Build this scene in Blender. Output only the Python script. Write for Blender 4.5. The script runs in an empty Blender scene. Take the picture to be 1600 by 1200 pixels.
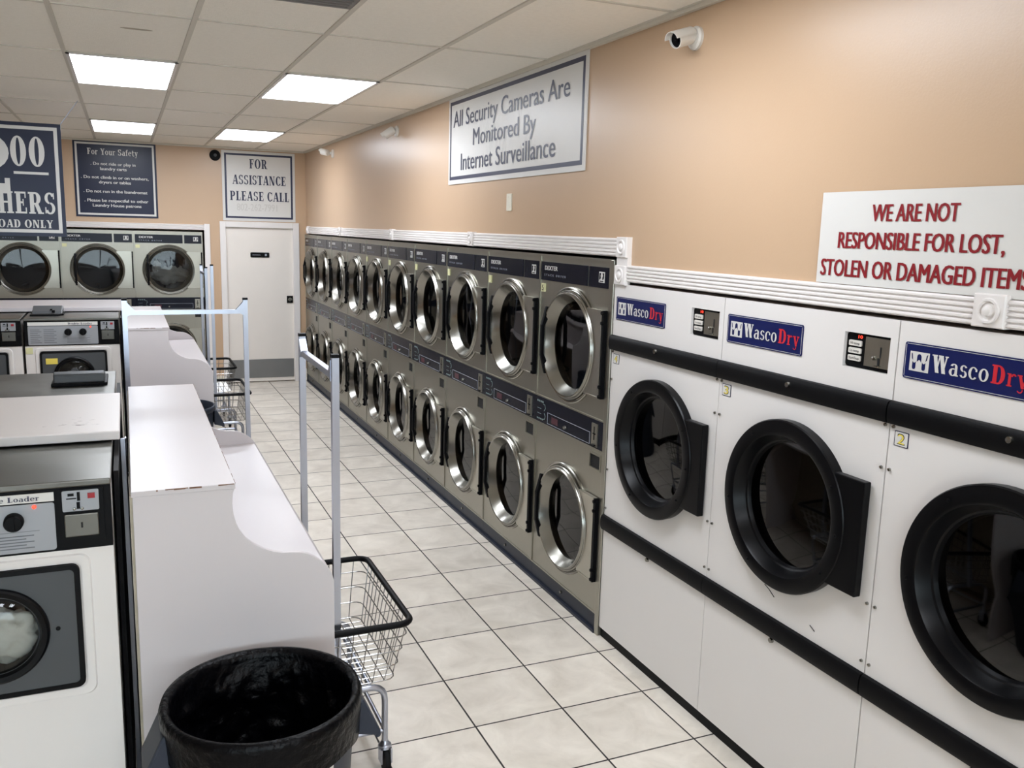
import bpy, bmesh, math, random
from mathutils import Vector, Matrix, noise

C = bpy.context.scene.collection
PI = math.pi
rnd = random.Random(7)

# ------------------------------------------------------------------ camera, world, exposure
CAM_F, YAW, PITCH, ROLL, CAM_H = 1370.2, .4154, -.1733, .0274, 2.0676
fw = Vector((math.sin(YAW) * math.cos(PITCH), math.cos(YAW) * math.cos(PITCH), math.sin(PITCH)))
rt = fw.cross(Vector((0, 0, 1))).normalized()
up = rt.cross(fw)
r2 = rt * math.cos(ROLL) + up * math.sin(ROLL)
u2 = up * math.cos(ROLL) - rt * math.sin(ROLL)
cam = bpy.data.cameras.new('camera')
cam.sensor_fit = 'HORIZONTAL'
cam.sensor_width = 36.0
cam.lens = CAM_F / 1600 * 36.0
cam.clip_start = .05
cam_o = bpy.data.objects.new('camera', cam)
C.objects.link(cam_o)
M4 = Matrix.Identity(4)
for i in range(3):
    M4[i][0], M4[i][1], M4[i][2] = r2[i], u2[i], -fw[i]
M4[2][3] = CAM_H
cam_o.matrix_world = M4
bpy.context.scene.camera = cam_o

world = bpy.data.worlds.new('world')
world.use_nodes = True
world.node_tree.nodes['Background'].inputs[0].default_value = (.80, .90, 1, 1)
world.node_tree.nodes['Background'].inputs[1].default_value = 3.0
bpy.context.scene.world = world
vs = bpy.context.scene.view_settings
vs.view_transform = 'Standard'
vs.look = 'None'
vs.gamma = 1
vs.use_curve_mapping = False
vs.exposure = 1.42
LAMP = 7.5            # emission of the ceiling light lenses
try:
    cy = bpy.context.scene.cycles
    cy.max_bounces = 10
    cy.diffuse_bounces = 5
    cy.glossy_bounces = 5
    cy.transparent_max_bounces = 12
    cy.caustics_reflective = False
    cy.sample_clamp_indirect = 6
except Exception:
    pass


# ------------------------------------------------------------------ materials
def lin(c):
    out = []
    for v in c[:3]:
        v /= 255.0
        out.append(v / 12.92 if v <= .04045 else ((v + .055) / 1.055) ** 2.4)
    return (out[0], out[1], out[2], 1)


def new_mat(name):
    m = bpy.data.materials.new(name)
    m.use_nodes = True
    nt = m.node_tree
    return m, nt, nt.nodes['Principled BSDF']


def mat(name, c, rough=.5, metal=0.0, var=.05, scale=6, stretch=(1, 1, 1), bump=0.0, bscale=80, rvar=.0, coat=0.0, spec=.5):
    """Principled with a little noise in colour and roughness, so nothing is perfectly even."""
    m, nt, p = new_mat(name)
    L = nt.links.new
    tc = nt.nodes.new('ShaderNodeTexCoord')
    mp = nt.nodes.new('ShaderNodeMapping')
    mp.inputs['Scale'].default_value = stretch
    L(tc.outputs['Object'], mp.inputs[0])
    n = nt.nodes.new('ShaderNodeTexNoise')
    n.inputs['Scale'].default_value = scale
    n.inputs['Detail'].default_value = 4
    L(mp.outputs[0], n.inputs['Vector'])
    a = lin(c)
    mx = nt.nodes.new('ShaderNodeMix')
    mx.data_type = 'RGBA'
    mx.inputs[6].default_value = tuple(v * (1 - var) for v in a[:3]) + (1,)
    mx.inputs[7].default_value = tuple(min(1, v * (1 + var)) for v in a[:3]) + (1,)
    L(n.outputs['Fac'], mx.inputs[0])
    L(mx.outputs[2], p.inputs['Base Color'])
    p.inputs['Roughness'].default_value = rough
    p.inputs['Metallic'].default_value = metal
    p.inputs['Specular IOR Level'].default_value = spec
    if coat:
        p.inputs['Coat Weight'].default_value = coat
        p.inputs['Coat Roughness'].default_value = .1
    if rvar:
        mr = nt.nodes.new('ShaderNodeMapRange')
        mr.inputs[3].default_value = rough - rvar
        mr.inputs[4].default_value = rough + rvar
        L(n.outputs['Fac'], mr.inputs[0])
        L(mr.outputs[0], p.inputs['Roughness'])
    if bump:
        n2 = nt.nodes.new('ShaderNodeTexNoise')
        n2.inputs['Scale'].default_value = bscale
        n2.inputs['Detail'].default_value = 5
        L(mp.outputs[0], n2.inputs['Vector'])
        b = nt.nodes.new('ShaderNodeBump')
        b.inputs['Strength'].default_value = bump
        b.inputs['Distance'].default_value = .01
        L(n2.outputs['Fac'], b.inputs['Height'])
        L(b.outputs[0], p.inputs['Normal'])
    return m


def emit(name, c, s):
    m, nt, p = new_mat(name)
    p.inputs['Base Color'].default_value = lin(c)
    p.inputs['Emission Color'].default_value = lin(c)
    p.inputs['Emission Strength'].default_value = s
    return m


def glass_mat(name, tint, rough=.03, ior=1.5):
    m, nt, p = new_mat(name)
    nt.nodes.remove(p)
    out = nt.nodes['Material Output']
    tr = nt.nodes.new('ShaderNodeBsdfTransparent')
    tr.inputs[0].default_value = tint + (1,)
    gl = nt.nodes.new('ShaderNodeBsdfGlossy')
    gl.inputs['Roughness'].default_value = rough
    fr = nt.nodes.new('ShaderNodeFresnel')
    fr.inputs[0].default_value = ior
    mx = nt.nodes.new('ShaderNodeMixShader')
    nt.links.new(fr.outputs[0], mx.inputs[0])
    nt.links.new(tr.outputs[0], mx.inputs[1])
    nt.links.new(gl.outputs[0], mx.inputs[2])
    nt.links.new(mx.outputs[0], out.inputs[0])
    return m


def floor_mat():
    m, nt, p = new_mat('floor_tile')
    N, L = nt.nodes.new, nt.links.new
    T = .4089

    def math_(op, a, b=None):
        n = N('ShaderNodeMath')
        n.operation = op
        for i, v in enumerate((a, b)):
            if v is None:
                continue
            if isinstance(v, (int, float)):
                n.inputs[i].default_value = v
            else:
                L(v, n.inputs[i])
        return n.outputs[0]
    g = N('ShaderNodeNewGeometry')
    s = N('ShaderNodeSeparateXYZ')
    L(g.outputs['Position'], s.inputs[0])
    fx = math_('DIVIDE', math_('ADD', s.outputs[0], 40 * T - 1.6756), T)
    fy = math_('DIVIDE', math_('ADD', s.outputs[1], 40 * T - 5.6075), T)
    rx, ry = math_('FRACT', fx), math_('FRACT', fy)

    def edge(v):
        return math_('MINIMUM', v, math_('SUBTRACT', 1.0, v))
    e = math_('MINIMUM', edge(rx), edge(ry))
    nz = N('ShaderNodeTexNoise')
    nz.inputs['Scale'].default_value = 14
    L(g.outputs['Position'], nz.inputs['Vector'])
    e2 = math_('ADD', e, math_('MULTIPLY', math_('SUBTRACT', nz.outputs['Fac'], .5), .004))
    grout = N('ShaderNodeMapRange')
    grout.inputs[1].default_value = .0078
    grout.inputs[2].default_value = .0112
    L(e2, grout.inputs[0])
    cx = N('ShaderNodeCombineXYZ')
    L(math_('FLOOR', fx), cx.inputs[0])
    L(math_('FLOOR', fy), cx.inputs[1])
    wn = N('ShaderNodeTexWhiteNoise')
    L(cx.outputs[0], wn.inputs['Vector'])
    # stone mottling, shifted tile by tile
    ofs = N('ShaderNodeVectorMath')
    ofs.operation = 'MULTIPLY_ADD'
    L(wn.outputs['Color'], ofs.inputs[0])
    ofs.inputs[1].default_value = (9, 9, 9)
    L(g.outputs['Position'], ofs.inputs[2])
    n1 = N('ShaderNodeTexNoise')
    n1.inputs['Scale'].default_value = 5
    n1.inputs['Detail'].default_value = 7
    n1.inputs['Roughness'].default_value = .62
    n1.inputs['Distortion'].default_value = .6
    L(ofs.outputs[0], n1.inputs['Vector'])
    cr = N('ShaderNodeValToRGB')
    el = cr.color_ramp.elements
    el[0].position, el[0].color = .33, lin((205, 196, 183))
    el[1].position, el[1].color = .68, lin((230, 222, 210))
    L(n1.outputs['Fac'], cr.inputs[0])
    br = N('ShaderNodeMix')
    br.data_type = 'RGBA'
    br.blend_type = 'MULTIPLY'
    br.inputs[0].default_value = 1
    L(cr.outputs[0], br.inputs[6])
    tv = N('ShaderNodeMapRange')
    tv.inputs[3].default_value = .93
    tv.inputs[4].default_value = 1.03
    L(wn.outputs['Value'], tv.inputs[0])
    L(tv.outputs[0], br.inputs[7])
    mx = N('ShaderNodeMix')
    mx.data_type = 'RGBA'
    mx.inputs[6].default_value = lin((40, 35, 33))
    L(grout.outputs[0], mx.inputs[0])
    L(br.outputs[2], mx.inputs[7])
    L(mx.outputs[2], p.inputs['Base Color'])
    rr = N('ShaderNodeMapRange')
    rr.inputs[3].default_value = .85
    rr.inputs[4].default_value = .42
    L(grout.outputs[0], rr.inputs[0])
    L(rr.outputs[0], p.inputs['Roughness'])
    b = N('ShaderNodeBump')
    b.inputs['Strength'].default_value = .35
    b.inputs['Distance'].default_value = .004
    L(grout.outputs[0], b.inputs['Height'])
    L(b.outputs[0], p.inputs['Normal'])
    return m


def scuffed_mat():
    """White painted cover with dark scratches in one worn area."""
    m, nt, p = new_mat('scuffed_white')
    N, L = nt.nodes.new, nt.links.new
    g = N('ShaderNodeNewGeometry')
    mp = N('ShaderNodeMapping')
    mp.inputs['Scale'].default_value = (16, 42, 30)
    L(g.outputs['Position'], mp.inputs[0])
    n = N('ShaderNodeTexNoise')
    n.inputs['Scale'].default_value = 1.6
    n.inputs['Detail'].default_value = 6
    L(mp.outputs[0], n.inputs['Vector'])
    n2 = N('ShaderNodeVectorMath')
    n2.operation = 'DISTANCE'
    n2.inputs[1].default_value = (-.20, 3.36, 1.36)
    L(g.outputs['Position'], n2.inputs[0])
    mr = N('ShaderNodeMapRange')
    mr.inputs[1].default_value = .02
    mr.inputs[2].default_value = .26
    mr.inputs[3].default_value = .60
    mr.inputs[4].default_value = .82
    L(n2.outputs['Value'], mr.inputs[0])
    gt = N('ShaderNodeMath')
    gt.operation = 'SUBTRACT'
    L(n.outputs['Fac'], gt.inputs[0])
    L(mr.outputs[0], gt.inputs[1])
    st = N('ShaderNodeMapRange')
    st.inputs[1].default_value = 0
    st.inputs[2].default_value = .05
    L(gt.outputs[0], st.inputs[0])
    mx = N('ShaderNodeMix')
    mx.data_type = 'RGBA'
    mx.inputs[6].default_value = lin((212, 206, 203))
    mx.inputs[7].default_value = lin((120, 112, 108))
    L(st.outputs[0], mx.inputs[0])
    L(mx.outputs[2], p.inputs['Base Color'])
    p.inputs['Roughness'].default_value = .4
    return m


M = {}
M['floor'] = floor_mat()
M['wall'] = mat('tan_wall_paint', (190, 161, 132), .33, var=.02, scale=2, bump=.04, bscale=130)
M['ceiling'] = mat('ceiling_tile', (244, 239, 229), .9, var=.05, scale=40, bump=.35, bscale=160)
M['tbar'] = mat('ceiling_bar_paint', (204, 198, 186), .5, var=.02)
M['white_trim'] = mat('gloss_white_trim', (224, 219, 216), .3, var=.015)
M['white_door'] = mat('white_door_paint', (226, 219, 211), .45, var=.02)
M['laminate'] = mat('white_laminate', (201, 195, 196), .34, var=.02, scale=3)
M['laminate_edge'] = mat('worn_laminate_edge', (116, 84, 66), .7, var=.3, scale=60)
M['aged_edge'] = mat('aged_board_edge', (176, 166, 146), .7, var=.25, scale=24)
M['enamel'] = mat('white_enamel', (219, 215, 212), .36, var=.025, scale=2.5, rvar=.05)
M['steel'] = mat('brushed_stainless', (164, 161, 150), .36, 1, var=.08, scale=5, stretch=(30, 30, 1.2), rvar=.07)
M['steel_top'] = mat('worn_stainless_top', (112, 111, 106), .36, 1, var=.22, scale=3.5, rvar=.12)
M['chrome'] = mat('polished_steel', (146, 144, 137), .24, 1, var=.04, scale=8, rvar=.04)
M['zinc'] = mat('zinc_plated_tube', (176, 181, 194), .28, 1, var=.06, scale=9)
M['wire'] = mat('chromed_wire', (165, 164, 162), .25, 1, var=.04)
M['plate_steel'] = mat('satin_stainless', (178, 175, 164), .3, 1, var=.05, scale=5, stretch=(30, 30, 1.2), rvar=.05)
M['drum'] = mat('dark_drum_steel', (70, 72, 74), .45, 1, var=.1)
M['navy'] = mat('navy_panel', (10, 13, 28), .26, var=.1, scale=4, spec=.25)
M['navy_light'] = mat('faded_navy_panel', (52, 62, 84), .25, var=.08, scale=4)
M['kick'] = mat('slate_kick_plate', (32, 37, 50), .4, var=.1, scale=8, spec=.3)
M['black'] = mat('black_plastic', (7, 7, 9), .5, var=.1, spec=.12)
M['black_gloss'] = mat('black_enamel', (6, 6, 8), .32, var=.1, spec=.16)
M['rubber'] = mat('black_rubber', (7, 7, 9), .55, var=.1, spec=.15)
M['bag'] = mat('black_bin_bag', (3, 3, 5), .3, var=.2, scale=20, bump=.6, bscale=45, spec=.13)
M['bin'] = mat('slate_grey_plastic', (42, 48, 60), .5, var=.08, scale=12, spec=.3)
M['grey'] = mat('grey_door_panel', (72, 75, 78), .42, var=.05, spec=.3)
M['silver'] = mat('silver_control_panel', (150, 152, 156), .4, .35, var=.04)
M['dark'] = mat('dark_recess', (10, 10, 11), .8, var=.1)
M['white_sign'] = mat('white_sign_board', (210, 208, 204), .38, var=.015)
M['navy_sign'] = mat('navy_sign_board', (22, 26, 52), .3, var=.05, spec=.3)
M['ink_navy'] = mat('navy_sign_ink', (26, 30, 62), .4, var=.03)
M['ink_white'] = mat('white_sign_ink', (205, 203, 199), .4, var=.02)
M['ink_grey'] = mat('pale_panel_print', (150, 154, 164), .5, var=.03)
M['ink_faint'] = mat('faint_pencil', (196, 193, 188), .6, var=.02)
M['ink_red'] = mat('red_sign_ink', (128, 18, 28), .4, var=.04)
M['ink_bright_red'] = mat('bright_red_ink', (190, 34, 46), .4, var=.03)
M['ink_black'] = mat('black_print', (32, 32, 36), .5, var=.03)
M['wasco_blue'] = mat('royal_blue_label', (17, 26, 78), .3, var=.04, spec=.3)
M['yellow'] = mat('yellow_sticker', (226, 206, 92), .5, var=.05)
M['pale_yellow'] = mat('pale_yellow_sticker', (206, 204, 158), .5, var=.05)
M['glass'] = glass_mat('door_glass', (.46, .47, .48))
M['washer_glass'] = glass_mat('washer_glass', (.75, .76, .76))
M['drum_black'] = mat('black_drum', (9, 9, 10), .6, var=.1, spec=.2)
M['clear_glass'] = glass_mat('clear_glass', (.92, .95, .94))
M['dark_glass'] = glass_mat('smoked_door_glass', (.045, .045, .05), .03, 1.6)
M['lens'] = emit('lamp_lens', (240, 246, 255), LAMP)
M['led'] = emit('red_led', (255, 60, 40), 1.0)
M['plastic_white'] = mat('white_plastic', (214, 210, 203), .4, var=.02)
M['cloth_pale'] = mat('pale_laundry', (205, 205, 194), .9, var=.25, scale=9)
M['cloth_dark'] = mat('dark_laundry', (48, 54, 64), .9, var=.25, scale=9)
M['vent'] = mat('grey_vent_metal', (120, 117, 114), .5, .2, var=.05)
M['cream'] = mat('cream_plate', (222, 216, 200), .45, var=.02)
M['scuffed'] = scuffed_mat()


# ------------------------------------------------------------------ mesh helpers
class MB:
    """Collects shapes into one mesh."""

    def __init__(s):
        s.v, s.f = [], []

    def add(s, vs, fs):
        o = len(s.v)
        s.v += [tuple(v) for v in vs]
        s.f += [[i + o for i in f] for f in fs]
        return s

    def box(s, x0, x1, y0, y1, z0, z1):
        return s.add([(x0, y0, z0), (x1, y0, z0), (x1, y1, z0), (x0, y1, z0), (x0, y0, z1), (x1, y0, z1), (x1, y1, z1), (x0, y1, z1)],
                     [(0, 3, 2, 1), (4, 5, 6, 7), (0, 1, 5, 4), (1, 2, 6, 5), (2, 3, 7, 6), (3, 0, 4, 7)])

    def prism(s, pts, a, b, axis='y'):
        """Extrude a 2D outline from a to b: axis y -> pts are (x,z), x -> (y,z), z -> (x,y)."""
        def P(p, t):
            return {'y': (p[0], t, p[1]), 'x': (t, p[0], p[1]), 'z': (p[0], p[1], t)}[axis]
        n = len(pts)
        return s.add([P(p, a) for p in pts] + [P(p, b) for p in pts],
                     [list(range(n))[::-1], list(range(n, 2 * n))] + [(i, (i + 1) % n, n + (i + 1) % n, n + i) for i in range(n)])

    def lathe(s, prof, cx=0, cz=0, seg=48, closed=False):
        """Profile of (radius, y) turned about the y direction through (cx, cz)."""
        vs, fs = [], []
        n = len(prof)
        for i in range(seg):
            a = 2 * PI * i / seg
            for r, y in prof:
                vs.append((cx + r * math.cos(a), y, cz + r * math.sin(a)))
        m = n if closed else n - 1
        for i in range(seg):
            j = (i + 1) % seg
            for k in range(m):
                l = (k + 1) % n
                fs.append((i * n + k, i * n + l, j * n + l, j * n + k))
        return s.add(vs, fs)

    def lathe_z(s, prof, cx=0, cy=0, seg=40):
        vs, fs = [], []
        n = len(prof)
        for i in range(seg):
            a = 2 * PI * i / seg
            for r, z in prof:
                vs.append((cx + r * math.cos(a), cy + r * math.sin(a), z))
        for i in range(seg):
            j = (i + 1) % seg
            for k in range(n - 1):
                fs.append((i * n + k, j * n + k, j * n + k + 1, i * n + k + 1))
        return s.add(vs, fs)

    def disc(s, r, y, cx, cz, seg=32):
        return s.add([(cx + r * math.cos(2 * PI * i / seg), y, cz + r * math.sin(2 * PI * i / seg)) for i in range(seg)], [list(range(seg))])

    def tube(s, path, r, seg=8, closed=False, square=False):
        P = [Vector(p) for p in path]
        n = len(P)
        if square:
            seg = 4
        rings = []
        prev = None
        for i in range(n):
            if closed:
                t = (P[(i + 1) % n] - P[i - 1]).normalized()
            else:
                t = (P[min(i + 1, n - 1)] - P[max(i - 1, 0)]).normalized()
            if prev is None:
                h = Vector((0, 0, 1)) if abs(t.z) < .9 else Vector((1, 0, 0))
            else:
                h = prev
            a = (h - t * h.dot(t)).normalized()
            prev = a
            b = t.cross(a)
            ph = PI / 4 if square else 0
            k = r * (1.414 if square else 1)
            rings.append([P[i] + (a * math.cos(2 * PI * j / seg + ph) + b * math.sin(2 * PI * j / seg + ph)) * k for j in range(seg)])
        vs = [v for R in rings for v in R]
        fs = []
        for i in range(n if closed else n - 1):
            k = (i + 1) % n
            for j in range(seg):
                l = (j + 1) % seg
                fs.append((i * seg + j, i * seg + l, k * seg + l, k * seg + j))
        if not closed:
            fs.append(list(range(seg))[::-1])
            fs.append([(n - 1) * seg + j for j in range(seg)])
        return s.add(vs, fs)

    def holed(s, x0, x1, z0, z1, cx, cz, r, y, n=64, y2=None):
        """Flat panel in the plane y with a round hole."""
        ang = sorted(set([2 * PI * i / n for i in range(n)] + [math.atan2(z - cz, x - cx) % (2 * PI) for x in (x0, x1) for z in (z0, z1)]))
        inner, outer = [], []
        for a in ang:
            c, sn = math.cos(a), math.sin(a)
            t = 1e9
            if c > 1e-9: t = min(t, (x1 - cx) / c)
            if c < -1e-9: t = min(t, (x0 - cx) / c)
            if sn > 1e-9: t = min(t, (z1 - cz) / sn)
            if sn < -1e-9: t = min(t, (z0 - cz) / sn)
            inner.append((cx + r * c, y, cz + r * sn))
            outer.append((cx + t * c, y, cz + t * sn))
        m = len(ang)
        s.add(inner + outer, [(i, m + i, m + (i + 1) % m, (i + 1) % m) for i in range(m)])
        if y2 is not None:
            s.add(inner + [(p[0], y2, p[2]) for p in inner], [(i, (i + 1) % m, m + (i + 1) % m, m + i) for i in range(m)])
        return s

    def xf(s, mtx):
        s.v = [tuple(mtx @ Vector(v)) for v in s.v]
        return s

    def build(s, name, m, parent=None, smooth=None, bevel=0.0, loc=None, fix=True):
        me = bpy.data.meshes.new(name)
        me.from_pydata(s.v, [], s.f)
        if fix:
            b = bmesh.new()
            b.from_mesh(me)
            bmesh.ops.recalc_face_normals(b, faces=b.faces)
            b.to_mesh(me)
            b.free()
        me.materials.append(m)
        if smooth:
            for p in me.polygons:
                p.use_smooth = True
            me.set_sharp_from_angle(angle=math.radians(smooth))
        o = bpy.data.objects.new(name, me)
        C.objects.link(o)
        if parent is not None:
            o.parent = parent
        if loc:
            o.location = loc
        if bevel:
            md = o.modifiers.new('bevel', 'BEVEL')
            md.width = bevel
            md.segments = 2
            md.limit_method = 'ANGLE'
            md.angle_limit = math.radians(40)
        return o


def rrect(x0, x1, z0, z1, r, n=5):
    pts = []
    for cx, cz, a0 in ((x1 - r, z1 - r, 0), (x0 + r, z1 - r, 90), (x0 + r, z0 + r, 180), (x1 - r, z0 + r, 270)):
        for i in range(n + 1):
            a = math.radians(a0 + 90 * i / n)
            pts.append((cx + r * math.cos(a), cz + r * math.sin(a)))
    return pts


def round_path(P, r, n=5):
    P = [Vector(p) for p in P]
    out = [P[0]]
    for i in range(1, len(P) - 1):
        a = (P[i - 1] - P[i]).normalized()
        b = (P[i + 1] - P[i]).normalized()
        p0, p1 = P[i] + a * r, P[i] + b * r
        for k in range(n + 1):
            t = k / n
            out.append(p0 * (1 - t) ** 2 + P[i] * 2 * t * (1 - t) + p1 * t * t)
    out.append(P[-1])
    return out


def tag(o, label, cat, group=None, kind=None):
    o['label'] = label
    o['category'] = cat
    if group: o['group'] = group
    if kind: o['kind'] = kind
    return o


def thing(name, label, cat, loc=(0, 0, 0), rz=0.0, group=None):
    o = bpy.data.objects.new(name, None)
    C.objects.link(o)
    o.location = loc
    o.rotation_euler = (0, 0, rz)
    o.empty_display_size = .1
    return tag(o, label, cat, group)


def struct(o):
    o['kind'] = 'structure'
    return o


def copy_tree(o, parent=None):
    c = o.copy()
    C.objects.link(c)
    if parent is not None:
        c.parent = parent
    for ch in [x for x in bpy.data.objects if x.parent == o]:
        copy_tree(ch, c)
    return c


# ------------------------------------------------------------------ lettering
_tc = {}


def sans(s, bold=0.0, spacing=1.0):
    """Flat sans lettering as (verts2d, faces, cap height), from the built-in font."""
    key = (s, bold, spacing)
    if key in _tc:
        return _tc[key]

    def conv(t):
        cu = bpy.data.curves.new('t', 'FONT')
        cu.body = t
        cu.offset = bold
        cu.space_character = spacing
        cu.resolution_u = 3
        o = bpy.data.objects.new('t', cu)
        C.objects.link(o)
        dg = bpy.context.evaluated_depsgraph_get()
        dg.update()
        me = bpy.data.meshes.new_from_object(o.evaluated_get(dg))
        v = [(p.co.x, p.co.y) for p in me.vertices]
        f = [list(p.vertices) for p in me.polygons]
        bpy.data.objects.remove(o)
        bpy.data.curves.remove(cu)
        bpy.data.meshes.remove(me)
        return v, f
    hv, _ = conv('H')
    v, f = conv(s)
    _tc[key] = (v, f, max(p[1] for p in hv))
    return _tc[key]


def _r(x0, z0, x1, z1):
    return [(x0, z0), (x1, z0), (x1, z1), (x0, z1)]


def _band(cx, cz, ro, ri, a0, a1, n=14):
    """Band between two ellipses (thick at the sides, thin at top and bottom)."""
    out = []
    for i in range(n):
        q = []
        for R, k in ((ro, (0, 1)), (ri, (1, 0))):
            for t in k:
                a = math.radians(a0 + (a1 - a0) * (i + t) / n)
                q.append((cx + R[0] * math.cos(a), cz + R[1] * math.sin(a)))
        out.append(q)
    return out


def glyph(c):
    """A bold serif letter as polygons in a cap height of 1, and its advance."""
    T, t, S, s = .225, .085, .07, .07

    def stem(x, z0=0, z1=1, w=T, lo=True, hi=True):
        p = [_r(x, z0, x + w, z1)]
        if lo: p.append(_r(x - S, z0, x + w + S, z0 + s))
        if hi: p.append(_r(x - S, z1 - s, x + w + S, z1))
        return p

    def dia(xa, za, xb, zb, w):
        return [[(xa, za), (xa + w, za), (xb + w, zb), (xb, zb)]]
    X = .66
    if c == 'A': return dia(.05, 0, .33, 1, t) + dia(.52, 0, .31, 1, T) + [_r(.16, .28, .55, .28 + t), _r(0, 0, .22, s), _r(.44, 0, .8, s)], .8
    if c == 'C': return _band(.38, .5, (.36, .52), (.36 - T, .45), 42, 318) + [_r(.62, .66, .68, .98), _r(.62, .04, .68, .28)], .74
    if c == 'D': return stem(.08, lo=False, hi=False) + [_r(0, 0, .4, t), _r(0, 1 - t, .4, 1)] + _band(.38, .5, (.36, .5), (.36 - T, .5 - t), -90, 90), .8
    if c == 'B': return stem(.08, lo=False, hi=False) + [_r(0, 0, .4, t), _r(0, 1 - t, .4, 1), _r(.1, .48, .4, .55)] + _band(.36, .75, (.28, .25), (.28 - T, .18), -90, 90) + _band(.38, .27, (.32, .27), (.32 - T, .2), -90, 90), .76
    if c in 'EF':
        p = stem(.08, lo=(c == 'F'), hi=False) + [_r(0, 1 - t, .6, 1), _r(.54, .72, .6, 1), _r(.2, .47, .46, .47 + t), _r(.42, .36, .47, .66)]
        if c == 'E': p += [_r(0, 0, .62, t), _r(.56, 0, .62, .28)]
        return p, .68
    if c == 'H': return stem(.08) + stem(.52) + [_r(.2, .47, .6, .47 + t)], .86
    if c == 'I': return stem(.08), .38
    if c == 'L': return stem(.08, lo=False) + [_r(0, 0, .6, t), _r(.54, 0, .6, .32)], .66
    if c == 'N': return stem(.08, w=t) + stem(.62, w=t, lo=False) + dia(.5, 0, .08, 1, T), .84
    if c in 'O0':
        w = .4 if c == 'O' else .31
        return _band(w, .5, (w, .52), (w - T, .46), 0, 360, 28), 2 * w + .06
    if c in 'PR':
        p = stem(.08, hi=False) + [_r(0, 1 - t, .4, 1), _r(.2, .42, .4, .42 + t)] + _band(.38, .71, (.3, .29), (.3 - T, .22), -90, 90)
        if c == 'R': p += dia(.52, 0, .32, .46, T) + [_r(.5, 0, .82, s)]
        return p, .74 if c == 'P' else .82
    if c == 'S': return _band(.31, .74, (.28, .27), (.11, .19), 20, 265) + _band(.31, .27, (.29, .28), (.12, .2), 85, -160) + [_r(.5, .7, .56, .98), _r(.04, .03, .1, .32)], .66
    if c == 'T': return stem(.26, hi=False) + [_r(.02, 1 - t, .69, 1), _r(.02, .7, .08, 1), _r(.63, .7, .69, 1)], .74
    if c == 'W': return dia(.26, 0, .06, 1, T) + dia(.28, 0, .44, 1, t) + dia(.66, 0, .46, 1, T) + dia(.68, 0, .86, 1, t) + [_r(0, 1 - s, .34, 1), _r(.4, 1 - s, .7, 1), _r(.8, 1 - s, 1.0, 1)], 1.02
    if c == 'Y': return dia(.3, .42, .06, 1, T) + dia(.38, .42, .6, 1, t) + stem(.28, 0, .48, hi=False) + [_r(0, 1 - s, .32, 1), _r(.52, 1 - s, .76, 1)], .76
    if c == '2': return _band(.32, .69, (.31, .31), (.11, .24), 170, -72) + dia(.02, .12, .335, .455, .15) + [_r(.02, 0, .6, .17), _r(.55, 0, .62, .26)], .7
    x = .68
    if c == 'a': return _band(.26, .2, (.24, .22), (.08, .16), 60, 330) + stem(.36, 0, .52, w=.15, hi=False, lo=False) + _band(.3, .5, (.21, .18), (.06, .12), 0, 165) + [_r(.36, 0, .58, s)], .6
    if c in 'bdpq' or c == 'o' or c == 'c' or c == 'e':
        ring = _band(.28, .34, (.27, .35), (.12, .29), 0, 360, 22)
        if c == 'o': return ring, .58
        if c == 'c': return _band(.28, .34, (.27, .35), (.12, .29), 45, 320) + [_r(.4, .44, .5, .58)], .54
        if c == 'e': return _band(.28, .34, (.27, .35), (.12, .29), 5, 320) + [_r(.1, .34, .55, .41)], .58
        if c == 'b': return [(lambda q: [(a + .1, b) for a, b in q])(q) for q in ring] + stem(.05, 0, 1, w=.15, lo=False, hi=False) + [_r(-.02, .94, .15, 1)], .68
        if c == 'd': return ring + stem(.42, 0, 1, w=.15, lo=False, hi=False) + [_r(.34, .94, .5, 1), _r(.5, 0, .64, s)], .66
        if c == 'p': return [[(a + .1, b) for a, b in q] for q in ring] + stem(.05, -.3, .68, w=.15, hi=False), .68
        return ring, .6
    if c == 'r': return stem(.07, 0, x, w=.15, hi=False) + [_r(0, x - s, .2, x)] + _band(.36, .48, (.16, .2), (.05, .12), 30, 165), .5
    if c == 's': return _band(.23, .5, (.2, .19), (.07, .13), 20, 265) + _band(.23, .19, (.21, .2), (.08, .14), 85, -160), .46
    if c == 'u': return stem(.07, .14, x, w=.15, lo=False, hi=False) + _band(.27, .18, (.2, .19), (.06, .11), 180, 340) + stem(.4, 0, x, w=.15, lo=False, hi=False) + [_r(0, x - s, .2, x), _r(.33, x - s, .5, x), _r(.5, 0, .62, s)], .64
    if c == 'n': return stem(.07, 0, x, w=.15, hi=False) + _band(.3, .46, (.23, .22), (.09, .14), 0, 170) + stem(.39, 0, .5, w=.15, hi=False) + [_r(0, x - s, .2, x)], .66
    if c == 'f': return stem(.1, 0, .8, w=.15, hi=False) + _band(.3, .78, (.2, .22), (.06, .15), 40, 180) + [_r(0, x - s, .36, x)], .42
    if c == 't': return stem(.1, .12, .9, w=.15, lo=False, hi=False) + _band(.29, .16, (.19, .17), (.05, .1), 180, 330) + [_r(0, x - s, .38, x)], .44
    if c == 'y': return dia(.24, 0, .05, x, .16) + dia(.26, -.02, .44, x, t) + _band(.2, -.1, (.16, .16), (.1, .1), 200, 380) + [_r(0, x - s, .26, x), _r(.36, x - s, .58, x)], .58
    if c == 'l': return stem(.07, 0, 1, w=.15, hi=False) + [_r(0, .94, .2, 1)], .3
    if c == '$': return [], .2
    return [], .34


def serif(s):
    v, f = [], []
    x = 0
    for c in s:
        polys, adv = glyph(c)
        for q in polys:
            o = len(v)
            v += [(x + a, b) for a, b in q]
            f.append(list(range(o, o + len(q))))
        x += adv + .05
    return v, f, 1.0


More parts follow.
